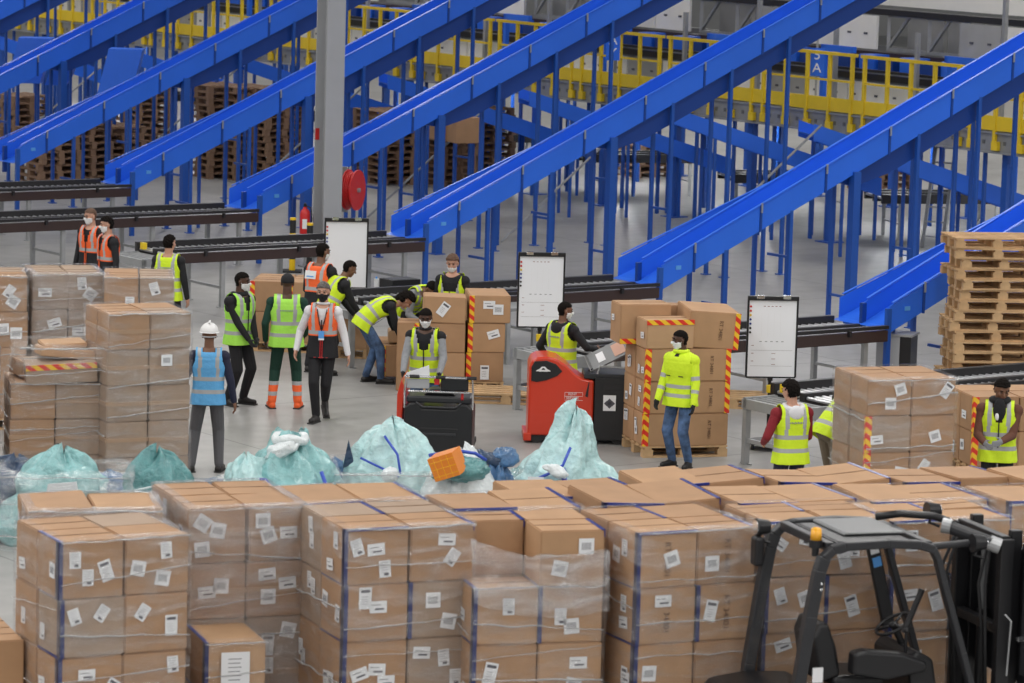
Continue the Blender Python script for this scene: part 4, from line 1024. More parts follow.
        b.v = [tuple(v) for v in vs]; b.f = fs; b.m = fm
        o = b.build('hi_vis_jacket' if jacket else 'hi_vis_vest', root, smooth=True); so = o.modifiers.new('thickness', 'SOLIDIFY'); so.thickness = .007
        def onvest(t, x, front, off=.0):
            c, d, r, f_ = fr_(t); a, bb = halfw(t); bb = max(bb, .112)+mg+.008+off; return c+r*x+f_*(bb*(1 if front else -1)), d, r, f_
        def plate(t0, t1, x0, x1, front, m, name, th=.004, off=0.):
            q = []
            for t, x in ((t0, x0), (t0, x1), (t1, x1), (t1, x0)): q.append(onvest(t, x, front, off)[0])
            f_ = onvest(t0, x0, front)[3]*(th if front else -th); MB().raw(q+[v+f_ for v in q], [(0, 1, 2, 3), (7, 6, 5, 4), (0, 4, 5, 1), (1, 5, 6, 2), (2, 6, 7, 3), (3, 7, 4, 0)], m).build(name, root)
        if patch: plate(.33, .44, -.12+patch, .05+patch, False, 'paper', 'back_patch'); plate(.355, .37, -.09+patch, .02+patch, False, 'badge', 'patch_lettering', off=.004)
        if backtext:
            for k in range(9): plate(.352, .368+.004*(k % 2), -.085+k*.019, -.073+k*.019, False, 'grey_cloth', 'back_lettering')
        if lanyard:
            for sd in (-1, 1):
                p0 = onvest(.49, sd*.06, True, -.03)[0]; p1 = onvest(.24, sd*.008, True, .0)[0]; p2 = onvest(.36, sd*.035, True, .0)[0]
                MB().path([p0, p2, p1], .006, 'black_plastic', 6).build('lanyard', root)
            plate(.13, .225, -.035, .035, True, 'badge', 'id_badge', off=.01); plate(.11, .132, -.035, .035, True, 'paper', 'badge_slip', off=.01)
        if trim:
            for sd in (-1, 1): MB().path([onvest(t, sd*.012, True, .004)[0] for t in (-.10, 0, .08, .15)], .005, trim, 6).build('vest_piping', root)
            MB().path([onvest(-.11, x, True, .012-abs(x)*.3)[0] for x in (-.15, -.08, 0, .08, .15)], .005, trim, 6).build('vest_piping', root)
        if jacket:
            c, d, r, f_ = fr_(.535); MB().path([c+r*(math.cos(t)*.082)+f_*(math.sin(t)*.078+.012)+d*.02 for t in [i*2*math.pi/18 for i in range(19)]], .026, vest, 10).build('jacket_collar', root, smooth=True)
        if vest_open and not jacket: plate(.05, .36, -.007, .007, True, 'black_cloth' if vestlow is None else vestlow, 'vest_zip', off=-.004)
        if jacket:
            for sd in (-1, 1): plate(.25, .262, sd*.06, sd*.13, True, 'black_cloth', 'pocket_zip')
    if hood:
        c, d, r, f_ = fr_(.52); b = MB(); ring = []
        for i in range(20):
            t = i*2*math.pi/20; ring.append(c+r*(math.cos(t)*.105)+f_*(math.sin(t)*.095-.03)+d*(.012-.03*(math.sin(t) < 0)*abs(math.sin(t))))
        ring.append(ring[0]); b.path(ring, .034, hood, 10); b.ell(c-f_*.125-d*.05, (.095, .045, .085), hood); b.build('hood', root, smooth=True)
    if scarf:
        c, d, r, f_ = fr_(.53); b = MB(); ring = [c+r*(math.cos(i*.314)*.085)+f_*(math.sin(i*.314)*.085+.01)+d*.03 for i in range(21)]; b.path(ring, .040, 'black_cloth', 10)
        b.ell(c+f_*.15-d*.06, (.07, .035, .13), 'black_cloth'); b.ell(c+f_*.155-d*.12+r*.02, (.03, .03, .06), 'mask_white'); b.build('scarf', root, smooth=True)
    if shirt:   # visible collar
        c, d, r, f_ = fr_(.53); b = MB()
        b.path([c+r*(math.cos(t)*.068)+f_*(math.sin(t)*.062+.01)+d*.025 for t in [i*2*math.pi/16 for i in range(17)]], .016, shirt, 8); b.build('shirt_collar', root, smooth=True)
    # soles
    for (a, t_, toe, ank, kn_) in shoes:
        MB().sbar(a-toe*.04+V3(0, 0, -.034), t_+toe*.035+V3(0, 0, -.030), .088, .018, 'sole').build('shoe_sole', root, bevel=.006)
    return root
def atH(px, py, H): return at(px, py, H)
def people():
    p = atH(92, 208, 1.78); person('man in orange vest with white mask, face turned to camera, at left', p, 150, 1.78, skin='skin_light', hair='hair_brown', vest='hiv_orange', mask='mask_white', vestlow='black_cloth', trim='hiv_orange', head=(-18, 5, 0), glasses=True)
    p = atH(109, 213, 1.76); person('dark-haired man in orange vest seen in profile facing left', (p.x+.05, p.y-.5), 125, 1.76, skin='skin_light', vest='hiv_orange', mask='mask_white', vestlow='black_cloth', trim='hiv_orange', head=(-15, 5, 0), hairlen=.008)
    p = atH(169, 235, 1.76); person('man seen from behind in yellow vest beside the wrapped boxes at left', p, -12, 1.76, skin='skin_light', vest='hiv_yellow', head=(-20, 0, 0), hairlen=.006, backtext=True)
    p = at(238, 405, 0); person('man in black jacket and green vest with white mask, hands together', p, -130, 1.79, vest='hiv_lime', mask='mask_white', head=(28, 5, 0), hl=(-.04, .27, .86), hr=(.06, .27, .84), hand='charcoal', hood='black_cloth', bulk=1.06, fl=(-.12, .02, 0), fr=(.12, -.02, 0), hair='hair')
    p = at(285, 408, 0); person('worker seen from behind in lime vest, black cap and green trousers', p, 3, 1.80, vest='hiv_lime', cap='black_cloth', top='dark_green', legs='dark_green', cuffs='hiv_orange', shoe='hiv_orange', hl=(-.27, .08, .88), hr=(.24, .14, .95), bulk=1.1, fl=(-.17, 0, 0), fr=(.16, .02, 0), backtext=True, hair=None)
    p = atH(319, 246, 1.80); person('tall man in orange vest with white back patch, facing the whiteboard', p, -28, 1.84, skin='skin_brown', vest='hiv_orange', vestlow='black_cloth', patch=-.02, lean=6, head=(-25, 5, 0), hr=(.30, .30, 1.0), hl=(-.2, .3, .95), mask='mask_white')
    p = atH(327, 262, 1.62); person('worker in yellow vest stooping behind the man with orange vest', (p.x-.02, p.y+.15), -62, 1.72, skin='skin_brown', vest='hiv_yellow', lean=24, curve=16, head=(-10, 22, 0), hl=(-.1, .5, .85), hr=(.15, .5, .85), hair='hair')
    p = at(321, 421, 0); person('walking man in orange and black vest with lanyard and black mask', p, 176, 1.83, skin='skin_light', hair='hair_grey', top='white_cloth', vest='hiv_orange', vestlow='black_cloth', mask='black_cloth', lanyard=True, trim='red', shirt='white_cloth', hl=(-.32, .02, .86), hr=(.32, .06, .90), fl=(-.01, -.24, 0), fr=(.05, .16, 0), heel=(.14, 0), thin=.94, head=(-4, 4, 0), vest_open=.1, hairlen=.004)
    p = at(362, 383, 0); person('dark-haired person in yellow vest and jeans bending over a box', p, -78, 1.70, skin='skin_light', vest='hiv_yellow', lean=36, curve=58, pz=-.03, head=(0, 50, 0), hl=(-.10, .60, .46), hr=(.12, .62, .42), elbow=((-.4, -.5, .3), (.4, -.5, .3)), legs='jeans', hairlen=.030, ponytail=True, hand='charcoal', fl=(-.12, .12, 0), fr=(.10, .30, 0), thin=.96)
    p = atH(400, 322, .93); person('stooping worker in yellow vest with head lowered, behind the bending person', (p.x+.10, p.y+1.9), -152, 1.76, skin='skin_brown', vest='hiv_yellow', lean=52, curve=30, head=(0, 42, 0), top='grey_cloth', hl=(-.16, .62, .75), hr=(.16, .62, .75), hair='hair')
    p = atH(453, 265, 1.60); person('young man in yellow vest with mask on his chin behind boxes', p, 165, 1.76, skin='skin_light', hair='hair_brown', vest='hiv_yellow', mask='mask_white', mask_low=True, hl=(-.2, .22, .95), hr=(.2, .22, .95), head=(5, 12, 0), hairlen=.012, vest_open=.8)
    p = atH(427, 307, 1.73); person('man in grey sleeves and white mask standing at the black pallet truck', p, 172, 1.74, vest='hiv_yellow', mask='mask_white', top='grey_cloth', legs='jeans', hl=(-.24, .36, .96), hr=(.22, .38, .96), head=(6, 16, 0), hand='black_cloth', lean=6, hair='hair', shirt='black_cloth', bulk=1.06, vest_open=.4, inner='black_cloth')
    p = at(527, 443, 0); person('man in black hoodie and yellow vest driving the red truck', (p.x+.42, p.y+.98), -38, 1.70, skin='skin_brown', vest='hiv_yellow', mask='mask_white', head=(-38, 6, 0), hood='black_cloth', hr=(.34, .30, 1.12), hl=(-.34, .12, .95), bulk=1.08, backtext=True)
    p = at(678, 468, 0); person('man in hi-vis yellow jacket and faded jeans with white mask', p, 146, 1.71, vest='hiv_yellow', top='hiv_yellow', legs='jeans', jacket=True, mask='mask_white', hand='black_cloth', head=(-38, 6, 0), hl=(-.27, .12, .84), hr=(.20, .24, .84), shoe='shoe', fl=(-.12, .0, 0), fr=(.12, .0, 0), shirt='navy_cloth', thin=.97)
    p = atH(793, 386, 1.66); person('person with red sleeves, white hood and yellow vest seen from behind', p, 18, 1.72, skin='skin_light', top='dark_red', vest='hiv_yellow', hood='white_cloth', legs='navy_cloth', head=(28, 8, 0), hl=(-.26, .18, 1.02), hr=(.16, .28, 1.0), hairlen=.016, backtext=True, bulk=1.04)
    p = at(818, 492, 0); person('worker in yellow vest and khaki trousers bending behind wrapped cube', (p.x, p.y-1.2), -60, 1.76, skin='skin_brown', top='khaki', legs='khaki', vest='hiv_yellow', lean=34, curve=34, head=(0, 30, 0), hl=(-.1, .55, .7), hr=(.1, .55, .7), bulk=1.05)
    p = atH(1001, 380, 1.74); person('man in brown sleeves and yellow vest with scarf, holding pale hose', p, 172, 1.78, skin='skin_brown', top='brown_cloth', vest='hiv_yellow', scarf=True, shirt='brown_cloth', hand='grey_cloth', hl=(-.04, .34, 1.08), hr=(.14, .32, 1.05), head=(18, 22, 0), bulk=1.04, hairlen=.006)
    p = at(207, 471, 0); person('man in white hard hat and light blue vest seen from behind', p, 4, 1.76, skin='skin_brown', top='navy_cloth', legs='grey_trouser', vest='sky_vest', helmet=True, patch=.0, hr=(.31, -.02, .84), hl=(-.28, .1, .9), fl=(-.19, -.02, 0), fr=(.14, 0, 0), hair='hair', lean=2)
    # pale hose hanging from the gloves
    q = at(990, 432, 1.05); b = MB().path([(0, 0, 0), (-.02, -.03, -.1), (.05, -.02, -.3), (.06, 0, -.55), (.04, .02, -.85), (.0, .0, -1.0)], .022, 'steel', 10); o = b.build('grey_hose', None, (q.x-.02, q.y-.38, 1.08), smooth=True); tag(o, 'pale grey hose held by the man in brown sleeves', 'hose')
people()
# ------------------------------------------------------------------ whiteboards
def whiteboard(px, py, h, label, yaw, marks=0):
    c = at(px, py, h); r = empty('whiteboard', (c.x, c.y, 0), rad(yaw), label, 'whiteboard', 'white flipchart boards on stands')
    w_, hh = .29 if False else .315, .50
    MB().box(-w_, w_, 0, .02, h-hh, h+hh, 'white_board').build('writing_surface', r)
    b = MB()
    for x in (-w_, w_): b.box(x-.012, x+.012, -.006, .026, h-hh, h+hh, 'black_plastic')
    b.box(-w_, w_, -.006, .026, h-hh-.012, h-hh+.006, 'black_plastic'); b.build('frame', r)
    MB().box(-w_-.012, w_+.012, -.03, .03, h+hh-.02, h+hh+.035, 'black_plastic').box(-.22, -.12, -.05, -.02, h+hh, h+hh+.05, 'chrome').box(.12, .22, -.05, -.02, h+hh, h+hh+.05, 'chrome').build('paper_clamp', r, bevel=.006)
    for q, m in enumerate(('red', 'red', 'yellow', 'tape_blue', 'tape_blue', 'black_plastic', 'black_plastic')): MB().bar((-w_+.03, -.012, h+.40-q*.055), (-w_+.03, 0, h+.40-q*.055), .014, m, 12).build('magnet', r)
    if marks:
        b = MB()
        for q in range(4): b.box(-.14+q*.08, -.1385+q*.08, -.002, 0, h+.02, h+.32, 'paper')
        for q in range(5): b.box(-.16+q*.07, -.13+q*.07, -.002, 0, h-.05, h-.042, 'grey_cloth'); b.box(-.12+q*.05, -.095+q*.05, -.002, 0, h+.40, h+.408, 'lip')
        b.box(-.27, .27, -.002, 0, h-.16, h-.157, 'panel_grey'); b.box(-.27, .27, -.002, 0, h-.36, h-.357, 'panel_grey')
        for q in range(3): b.box(.0, .05, -.002, 0, h-.2-q*.07, h-.195-q*.07, 'lip'); b.box(-.26, -.23, -.002, 0, h-.1-q*.1, h-.094-q*.1, 'lip')
        b.build('handwriting', r)
    MB().bar((0, .04, .1), (0, .04, h-.3), .022, 'black_plastic', 12).box(-.03, .03, .01, .07, h-.55, h-.2, 'black_plastic').build('pole', r)
    MB().bar((0, .04, .07), (0, .04, .10), .30, 'black_plastic', 28, .27).build('base', r, bevel=.01)
    for q in range(5):
        t = q*2*math.pi/5; MB().bar((.27*math.cos(t)-.015, .04+.27*math.sin(t), .04), (.27*math.cos(t)+.015, .04+.27*math.sin(t), .04), .038, 'rubber', 12).build('castor', r)
    MB().box(-.05, .05, -.03, .02, h-hh-.20, h-hh-.10, 'yellow').build('clamp', r, bevel=.008)
whiteboard(346, 254, 1.42, 'plain whiteboard leftmost of the three, beside the grey column', 6, 0)
whiteboard(541, 291, 1.42, 'middle whiteboard behind the driver of the red truck', 6, 1)
whiteboard(772, 338, 1.42, 'rightmost whiteboard beside the person with red sleeves', 6, 1)
# grey bin behind the wrapped cube
c = at(888, 392, 0); r = empty('grey_cabinet', (c.x, c.y, 0), rad(-20), 'grey metal cabinet with dark side behind the wrapped cube', 'cabinet')
MB().box(-.2, .14, 0, .4, 0, .80, 'column_paint').build('body', r, bevel=.01); MB().box(.14, .30, 0, .4, 0, .80, 'black_plastic').build('side_panel', r, bevel=.01); MB().box(-.22, .32, -.02, .42, .80, .83, 'steel').build('lid', r)
MB().bar((0, .2, .83), (0, .2, .90), .02, 'blue_post').build('knob', r)
# grey worktable at the conveyor heads
for (px, py, nm) in ((378, 345, 'grey metal table with small items beside the first whiteboard'), (520, 360, 'grey metal table left of the middle whiteboard')):
    c = at(px, py, 0); r = empty('metal_table', (c.x, c.y, 0), AL, nm, 'table')
    MB().box(-.5, .5, -.35, .35, .78, .83, 'galv').build('table_top', r, bevel=.006)
    for x in (-.45, .45):
        for y in (-.3, .3): MB().box(x-.03, x+.03, y-.03, y+.03, 0, .78, 'steel').build('leg', r)
c = at(378, 345, 0)
for q, (x, y, m, nm) in enumerate(((-.25, .0, 'white', 'small white bottle on the grey table by the first whiteboard'), (-.05, .1, 'white', 'second small white bottle on the grey table'))):
    b = MB().bar((0, 0, 0), (0, 0, .16), .035, m, 14).bar((0, 0, .16), (0, 0, .19), .014, 'badge', 10); o = b.build('bottle', None, (c.x+x, c.y+y, .83)); tag(o, nm, 'bottle')
MB_ = MB().box(-.25, .25, -.18, .18, 0, .16, 'black_plastic').box(-.22, .22, -.15, .15, .16, .165, 'charcoal'); o = MB_.build('black_crate', None, (c.x+.3, c.y+.18, .83), AL, bevel=.02); tag(o, 'black plastic crate on the grey table behind the bending pair', 'crate')

# ------------------------------------------------------------------ red truck (stand-on order picker seen from its side)
c = at(527, 443, 0)
rt = empty('red_pallet_truck', (c.x, c.y, 0), rad(2), 'red and black stand-on pallet truck with a driver behind it', 'truck')
prof = [(0, .10), (0, .98), (.03, 1.06), (.10, 1.10), (.24, 1.11), (.36, 1.08), (.48, 1.00), (.58, .90), (.68, .84), (.80, .82), (.83, .82), (.83, .10)]
MB().prism(prof, 'y', 0, .62, 'red_paint').build('body_cover', rt, bevel=.03, seg=3)
MB().prism([(.03, .80), (.03, .98), (.07, 1.05), (.22, 1.06), (.34, 1.02), (.42, .93), (.36, .87), (.22, .81), (.10, .785)], 'y', -.012, .01, 'black_plastic').build('side_window_panel', rt, bevel=.006)
b = MB().prism([(.09, .935), (.13, .955), (.16, .985), (.20, .985), (.23, .955), (.27, .935), (.27, .925), (.09, .925)], 'y', -.016, -.011, 'white').prism([(.155, .945), (.17, .968), (.19, .968), (.205, .945)], 'y', -.018, -.015, 'black_plastic'); b.build('emblem', rt)
o = child('lettering', text_mesh('Linde', .05, 'white', .001), rt, (.18, -.019, .935), (rad(90), 0, 0))
b = MB()
for q in range(3): b.box(.46, .69-.0, -.004, 0, .66-q*.05, .664-q*.05, 'white')
b.box(.46, .464, -.004, 0, .58, .66, 'white').box(.686, .69, -.004, 0, .62, .66, 'white').build('side_decal_frame', rt)
for q, tx in enumerate(('FLEX', 'RENTAL')): child('decal_lettering', text_mesh('SERVICE' if q else 'RENT', .045, 'white', .001), rt, (.56, -.005, .64-.05*q), (rad(90), 0, 0))
MB().prism([(.72, .62), (.76, .80), (.77, .80), (.755, .60)], 'y', -.006, 0, 'black_plastic').build('vent_mark', rt)
MB().box(-.05, 1.3, .04, .58, .04, .10, 'charcoal').box(-.05, .05, -.01, .62, .03, .13, 'red_paint').build('chassis', rt, bevel=.01)
MB().box(.84, 1.27, -.02, .64, .06, .86, 'black_plastic').box(.95, 1.2, -.026, -.018, .70, .78, 'rubber').build('battery_case', rt, bevel=.03)
MB().box(.95, 1.11, -.030, -.024, .44, .64, 'paper').build('warning_sticker', rt)
b = MB()
for a_, x, z in ((0, 1.03, .565), (1, .995, .535), (2, 1.065, .535), (3, 1.03, .505), (4, 1.03, .535)): b.prism([(x, z-.035), (x+.035, z), (x, z+.035), (x-.035, z)], 'y', -.034, -.029, 'ink')
b.build('sticker_diamonds', rt)
MB().box(.70, 1.28, .02, .6, .84, .90, 'charcoal').path([(.78, .3, .88), (.80, .3, 1.0), (.95, .3, 1.02)], .02, 'black_plastic').build('console', rt, bevel=.02)
# angled document shelf and frame
Tm = Matrix.Translation((1.0, .25, 1.12)) @ Matrix.Rotation(rad(-28), 4, 'Y') @ Matrix.Rotation(rad(20), 4, 'X')
b = MB(); b.box(-.28, .40, -.22, .22, -.01, .01, 'steel_dark', Tm); b.build('document_shelf', rt)
b = MB(); b.box(-.14, -.04, -.12, .12, .012, .016, 'paper', Tm); b.box(.08, .24, -.16, .15, .012, .016, 'skin_light', Tm); b.box(-.27, -.24, -.2, .2, .012, .03, 'black_plastic', Tm); b.build('clipboard', rt)
b = MB(); b.path([(.86, .05, .86), (.90, .05, 1.0), (1.25, .05, .98), (1.42, .05, 1.28)], .018, 'steel').path([(.86, .5, .86), (1.0, .5, 1.08), (1.5, .5, 1.3)], .018, 'steel').path([(1.30, .05, .88), (1.25, .05, 1.25), (1.5, .3, 1.32)], .014, 'chrome'); b.build('shelf_frame', rt)
MB().box(1.27, 1.36, .1, .5, .05, .3, 'rubber').build('fork_carriage', rt)
for y in (.14, .48): MB().box(1.28, 2.4, y-.07, y+.07, .05, .10, 'charcoal').build('fork', rt)
for (x, y) in ((.12, .06), (.12, .56), (1.15, .05), (1.15, .57)): MB().bar((x, y-.03, .09), (x, y+.03, .09), .09, 'rubber', 18).build('wheel', rt)
MB().box(.05, .85, .62, 1.15, .08, .14, 'rubber').box(.05, .85, 1.12, 1.15, .03, .14, 'red_paint').build('driver_platform', rt)

# ------------------------------------------------------------------ black pallet truck facing camera
c = at(437, 462, 0)
rt = empty('black_pallet_truck', (c.x, c.y, 0), rad(-3), 'black pallet truck with chrome handle frame, facing the camera', 'truck')
MB().prism([(-.42, .05), (.42, .05), (.42, .66), (.36, .72), (.26, .73), (.20, .66), (-.20, .66), (-.26, .73), (-.36, .72), (-.42, .66)], 'y', 0, .55, 'black_plastic').build('front_cover', rt, bevel=.025, seg=3)
MB().box(-.22, .22, -.012, .01, .33, .36, 'charcoal').box(-.24, .24, -.006, .02, .40, .42, 'rubber').bar((0, -.008, .60), (0, .01, .60), .014, 'rubber').build('front_grip', rt, bevel=.006)
MB().path([(-.28, -.0, .735), (-.20, -.01, .68), (.20, -.01, .68), (.28, 0, .735)], .014, 'charcoal').build('cover_trim', rt)
MB().box(-.40, .40, .05, .5, .72, .80, 'charcoal').prism([(-.2, .8), (.2, .8), (.12, .88), (-.12, .88)], 'y', .15, .4, 'black_plastic').build('console', rt, bevel=.02)
b = MB()
for x in (-.42, .42): b.path([(x, .02, .66), (x, .0, .85), (x*.97, .0, 1.05)], .012, 'chrome')
b.bar((-.42, 0, 1.05), (.44, 0, 1.05), .016, 'chrome').bar((-.38, 0, .87), (.38, 0, .87), .014, 'chrome'); b.build('handle_frame', rt)
for x in (-.30, .02, .40): MB().bar((x-.06, 0, 1.05), (x+.06, 0, 1.05), .022, 'black_plastic').build('grip', rt)
MB().box(.02, .36, .02, .05, .88, 1.03, 'black_plastic').build('control_panel', rt, bevel=.02)
MB().box(-.40, -.12, .02, .035, .90, 1.02, 'column_paint').build('document_holder', rt, bevel=.03)
MB().box(-.06, .0, .05, .09, .95, 1.02, 'red').box(.27, .30, .05, .09, .76, .9, 'red').build('stop_button', rt)
MB().prism([(-.12, 1.06), (-.42, 1.05), (-.40, 1.09), (-.13, 1.19)], 'y', .02, .035, 'paper').build('paper_note', rt)
MB().prism([(-.52, .25), (-.46, .25), (-.43, .9), (-.47, 1.0), (-.52, .8)], 'y', .1, .9, 'red_paint').build('side_guard', rt, bevel=.015)
MB().box(-.40, .40, .5, 1.2, .08, .14, 'rubber').build('driver_platform', rt)
for x in (-.3, .3): MB().bar((x-.04, .2, .08), (x+.04, .2, .08), .08, 'rubber', 16).build('wheel', rt)

# ------------------------------------------------------------------ foreground forklift
c = at(830, 548, 2.1); yaw = rad(19)
fk = empty('forklift', (c.x, c.y, 0), yaw, 'black forklift with open cab and amber beacon in the lower right', 'forklift')
# local x forward (towards the mast), y to the far side
def loopframe(y, nm):
    b = MB(); pts = [(-.27, y, .55), (-.235, y, .95), (-.15, y, 1.55), (-.085, y, 1.92), (-.05, y, 2.02), (.02, y, 2.085), (.12, y, 2.11), (.50, y, 2.12), (.78, y, 2.10), (.90, y, 2.06), (.945, y, 1.98), (1.0, y, 1.80), (1.20, y, 1.20), (1.36, y, .70)]
    for i in range(len(pts)-1):
        a, q = Vector(pts[i]), Vector(pts[i+1]); d = (q-a).normalized(); wd = .10 if i < 4 else (.07 if i < 9 else .055)
        b.sbar(a-d*.006, q+d*.006, wd, .09, 'charcoal', (0, 1, 0))
    return b.build(nm, fk, bevel=.012)
loopframe(0, 'guard_frame'); loopframe(1.02, 'guard_frame')
for x, z in ((.02, 2.10), (.88, 2.08)): MB().box(x-.04, x+.04, .04, .98, z-.035, z+.035, 'charcoal').build('roof_cross_bar', fk, bevel=.01)
MB().prism([(.10, 2.11), (.78, 2.10), (.74, 2.125), (.12, 2.13)], 'y', .10, .92, 'charcoal').build('roof_plate', fk, bevel=.01)
MB().prism([(.25, 2.135), (.80, 2.13), (.78, 2.15), (.27, 2.155)], 'y', .30, .95, 'steel_dark').build('roof_plate', fk, bevel=.01)
for q in range(4): MB().box(.10+.17*q, .14+.17*q, .06, .96, 2.09, 2.12, 'black_plastic').build('roof_bar', fk)
MB().raw([(-.155, .06, 1.6), (-.155, .96, 1.6), (-.03, .96, 2.03), (-.03, .06, 2.03), (-.30, .06, .95), (-.30, .96, .95)], [(0, 1, 2, 3), (4, 5, 1, 0)], 'cab_glass').build('rear_window', fk)
# beacon and its bracket
b = MB().bar((-.08, .10, 2.09), (-.08, .10, 2.15), .055, 'black_plastic', 16).bar((-.08, .10, 2.02), (-.08, .10, 2.09), .03, 'black_plastic', 12); b.build('beacon_base', fk)
MB().bar((-.08, .10, 2.15), (-.08, .10, 2.235), .047, 'amber', 20, .043).ell((-.08, .10, 2.235), (.043, .043, .02), 'amber').build('beacon_lens', fk, smooth=True)
b = MB().ell((-.12, .02, 1.78), (.035, .04, .05), 'black_plastic'); b.bar((-.08, -.05, 1.82), (-.08, -.03, 1.82), .012, 'chrome').bar((-.08, -.05, 1.77), (-.08, -.03, 1.77), .012, 'chrome'); b.build('frame_clamp', fk, smooth=True)
# work lights
for (x, y, z) in ((-.16, 1.0, 2.09), (1.30, -.02, 2.10), (1.36, .98, 2.18)):
    b = MB().bar((x-.06, y, z), (x+.05, y, z), .075, 'black_plastic', 18, .055); b.bar((x-.07, y, z), (x-.058, y, z), .06, 'chrome', 18) if x < 0 else b.bar((x+.05, y, z), (x+.06, y, z), .05, 'chrome', 18); b.path([(x, y, z), (x-.03, y, z-.1), (x+.05, y*.95+.02, z-.13)], .014, 'black_plastic'); b.build('work_light', fk)
MB().box(-.26, -.18, .90, 1.02, 1.78, 2.02, 'black_plastic').build('mirror', fk, bevel=.02)
# beams to the mast
MB().path([(.80, .9, 2.16), (1.0, .85, 2.19), (1.28, .8, 2.17), (1.40, .75, 2.13)], .032, 'black_plastic').build('hose_bundle', fk, smooth=True)
MB().bar((.90, .05, 2.07), (1.45, .05, 2.10), .030, 'charcoal', 12).bar((1.12, .25, 2.2), (1.5, .05, 2.06), .055, 'charcoal', 14).bar((1.10, .26, 2.2), (1.16, .22, 2.19), .062, 'steel', 14).bar((1.44, .08, 2.08), (1.52, .04, 2.05), .065, 'steel', 14).build('tilt_strut', fk)
# mast
b = MB()
for y in (.10, .92):
    b.box(1.34, 1.46, y-.045, y+.045, .1, 2.10, 'black_plastic').box(1.46, 1.56, y-.035+(.05 if y < .5 else -.05), y+.035+(.05 if y < .5 else -.05), .1, 2.16, 'black_plastic')
b.box(1.36, 1.44, .1, .92, 2.02, 2.12, 'black_plastic').box(1.36, 1.44, .1, .92, 1.3, 1.38, 'black_plastic'); b.build('mast', fk, loc=(.20, 0, 0), bevel=.008)
for y in (.35, .67): MB().bar((1.50, y, .1), (1.50, y, 2.0), .032, 'chrome' if y < .5 else 'steel_dark', 14).bar((1.50, y, .1), (1.50, y, 1.4), .045, 'black_plastic', 14).build('lift_cylinder', fk, loc=(.20, 0, 0), smooth=False)
for q, y in enumerate((.20, .26, .80, .86)): MB().path([(1.42, y, 2.05), (1.30, y-.02, 2.0), (1.28-.03*q, y, 1.7), (1.30, y, 1.3), (1.34, y, .6)], .014, 'rubber').build('hose', fk, loc=(.20, 0, 0), smooth=True)
MB().box(1.56, 1.64, -.05, 1.07, .9, 2.0, 'black_plastic').box(1.56, 1.68, .0, .12, .5, 2.05, 'charcoal').build('carriage', fk, loc=(.20, 0, 0), bevel=.01)
MB().box(1.50, 1.72, -.16, -.04, 1.0, 2.06, 'charcoal').build('load_backrest', fk, loc=(.20, 0, 0), bevel=.01)
MB().box(1.58, 1.68, -.166, -.158, 1.55, 1.68, 'paper').box(1.60, 1.66, -.170, -.165, 1.58, 1.60, 'red').box(1.60, 1.66, -.170, -.165, 1.63, 1.65, 'red').build('warning_label', fk, loc=(.20, 0, 0))
MB().box(1.46, 1.50, -.07, -.04, 1.28, 1.32, 'chrome').path([(1.36, -.02, 1.5), (1.40, -.06, 1.45), (1.38, -.06, 1.0)], .008, 'steel').build('latch', fk, loc=(.20, 0, 0))
# body, seat, steering, dashboard
MB().prism([(-.75, .25), (-.75, .72), (-.60, .86), (-.30, .90), (.10, .88), (.15, .55), (.9, .45), (.95, .25)], 'y', .02, 1.0, 'black_plastic').build('counterweight_body', fk, bevel=.04)
MB().box(-.1, 1.2, .05, .98, .30, .42, 'charcoal').build('chassis', fk, bevel=.02)
b = MB().prism([(.10, .92), (.03, 1.30), (.08, 1.42), (.15, 1.42), (.23, 1.22), (.28, .98)], 'y', .30, .76, 'black_plastic'); b.build('seat_back', fk, bevel=.04, seg=3)
MB().box(.20, .66, .28, .78, .88, .98, 'black_plastic').build('seat_cushion', fk, bevel=.04, seg=3)
MB().prism([(.30, 1.02), (.31, 1.20), (.41, 1.22), (.74, 1.18), (.96, 1.10), (.96, 1.02), (.6, .96)], 'y', .12, .26, 'black_plastic').build('armrest_console', fk, bevel=.03, seg=3)
MB().prism([(.90, .6), (.82, 1.10), (.90, 1.18), (1.05, 1.10), (1.15, .6)], 'y', .2, .9, 'black_plastic').build('dashboard', fk, bevel=.03)
Ts = Matrix.Translation((.84, .55, 1.33)) @ Matrix.Rotation(rad(-30), 4, 'Y')
b = MB().path([Ts @ Vector((.155*math.cos(t), .155*math.sin(t), 0)) for t in [i*math.pi/12 for i in range(25)]], .014, 'black_plastic'); b.ell(Ts @ Vector((0, 0, -.01)), (.045, .045, .03), 'black_plastic')
for q in range(3): b.bar(Ts @ Vector((0, 0, 0)), Ts @ Vector((.15*math.cos(q*2.09+.5), .15*math.sin(q*2.09+.5), 0)), .012, 'black_plastic')
b.build('steering_wheel', fk, smooth=True)
MB().bar(Ts @ Vector((0, 0, -.02)), (.98, .55, 1.05), .030, 'black_plastic', 12).build('steering_column', fk)
MB().bar((.84, .35, 1.30), (.98, .33, 1.66), .026, 'black_plastic', 12).bar((.84, .30, 1.10), (.84, .30, 1.32), .014, 'black_plastic').ell((.84, .3, 1.33), (.025, .025, .025), 'black_plastic').build('control_lever', fk)
MB().box(.70, .84, .28, .40, 1.62, 1.76, 'black_plastic') if False else None
b = MB(); b.sbar((.80, 1.03, 2.06), (1.02, 1.03, 1.2), .11, .05, 'black_plastic', (0, 1, 0)); b.build('far_pillar', fk, bevel=.01)
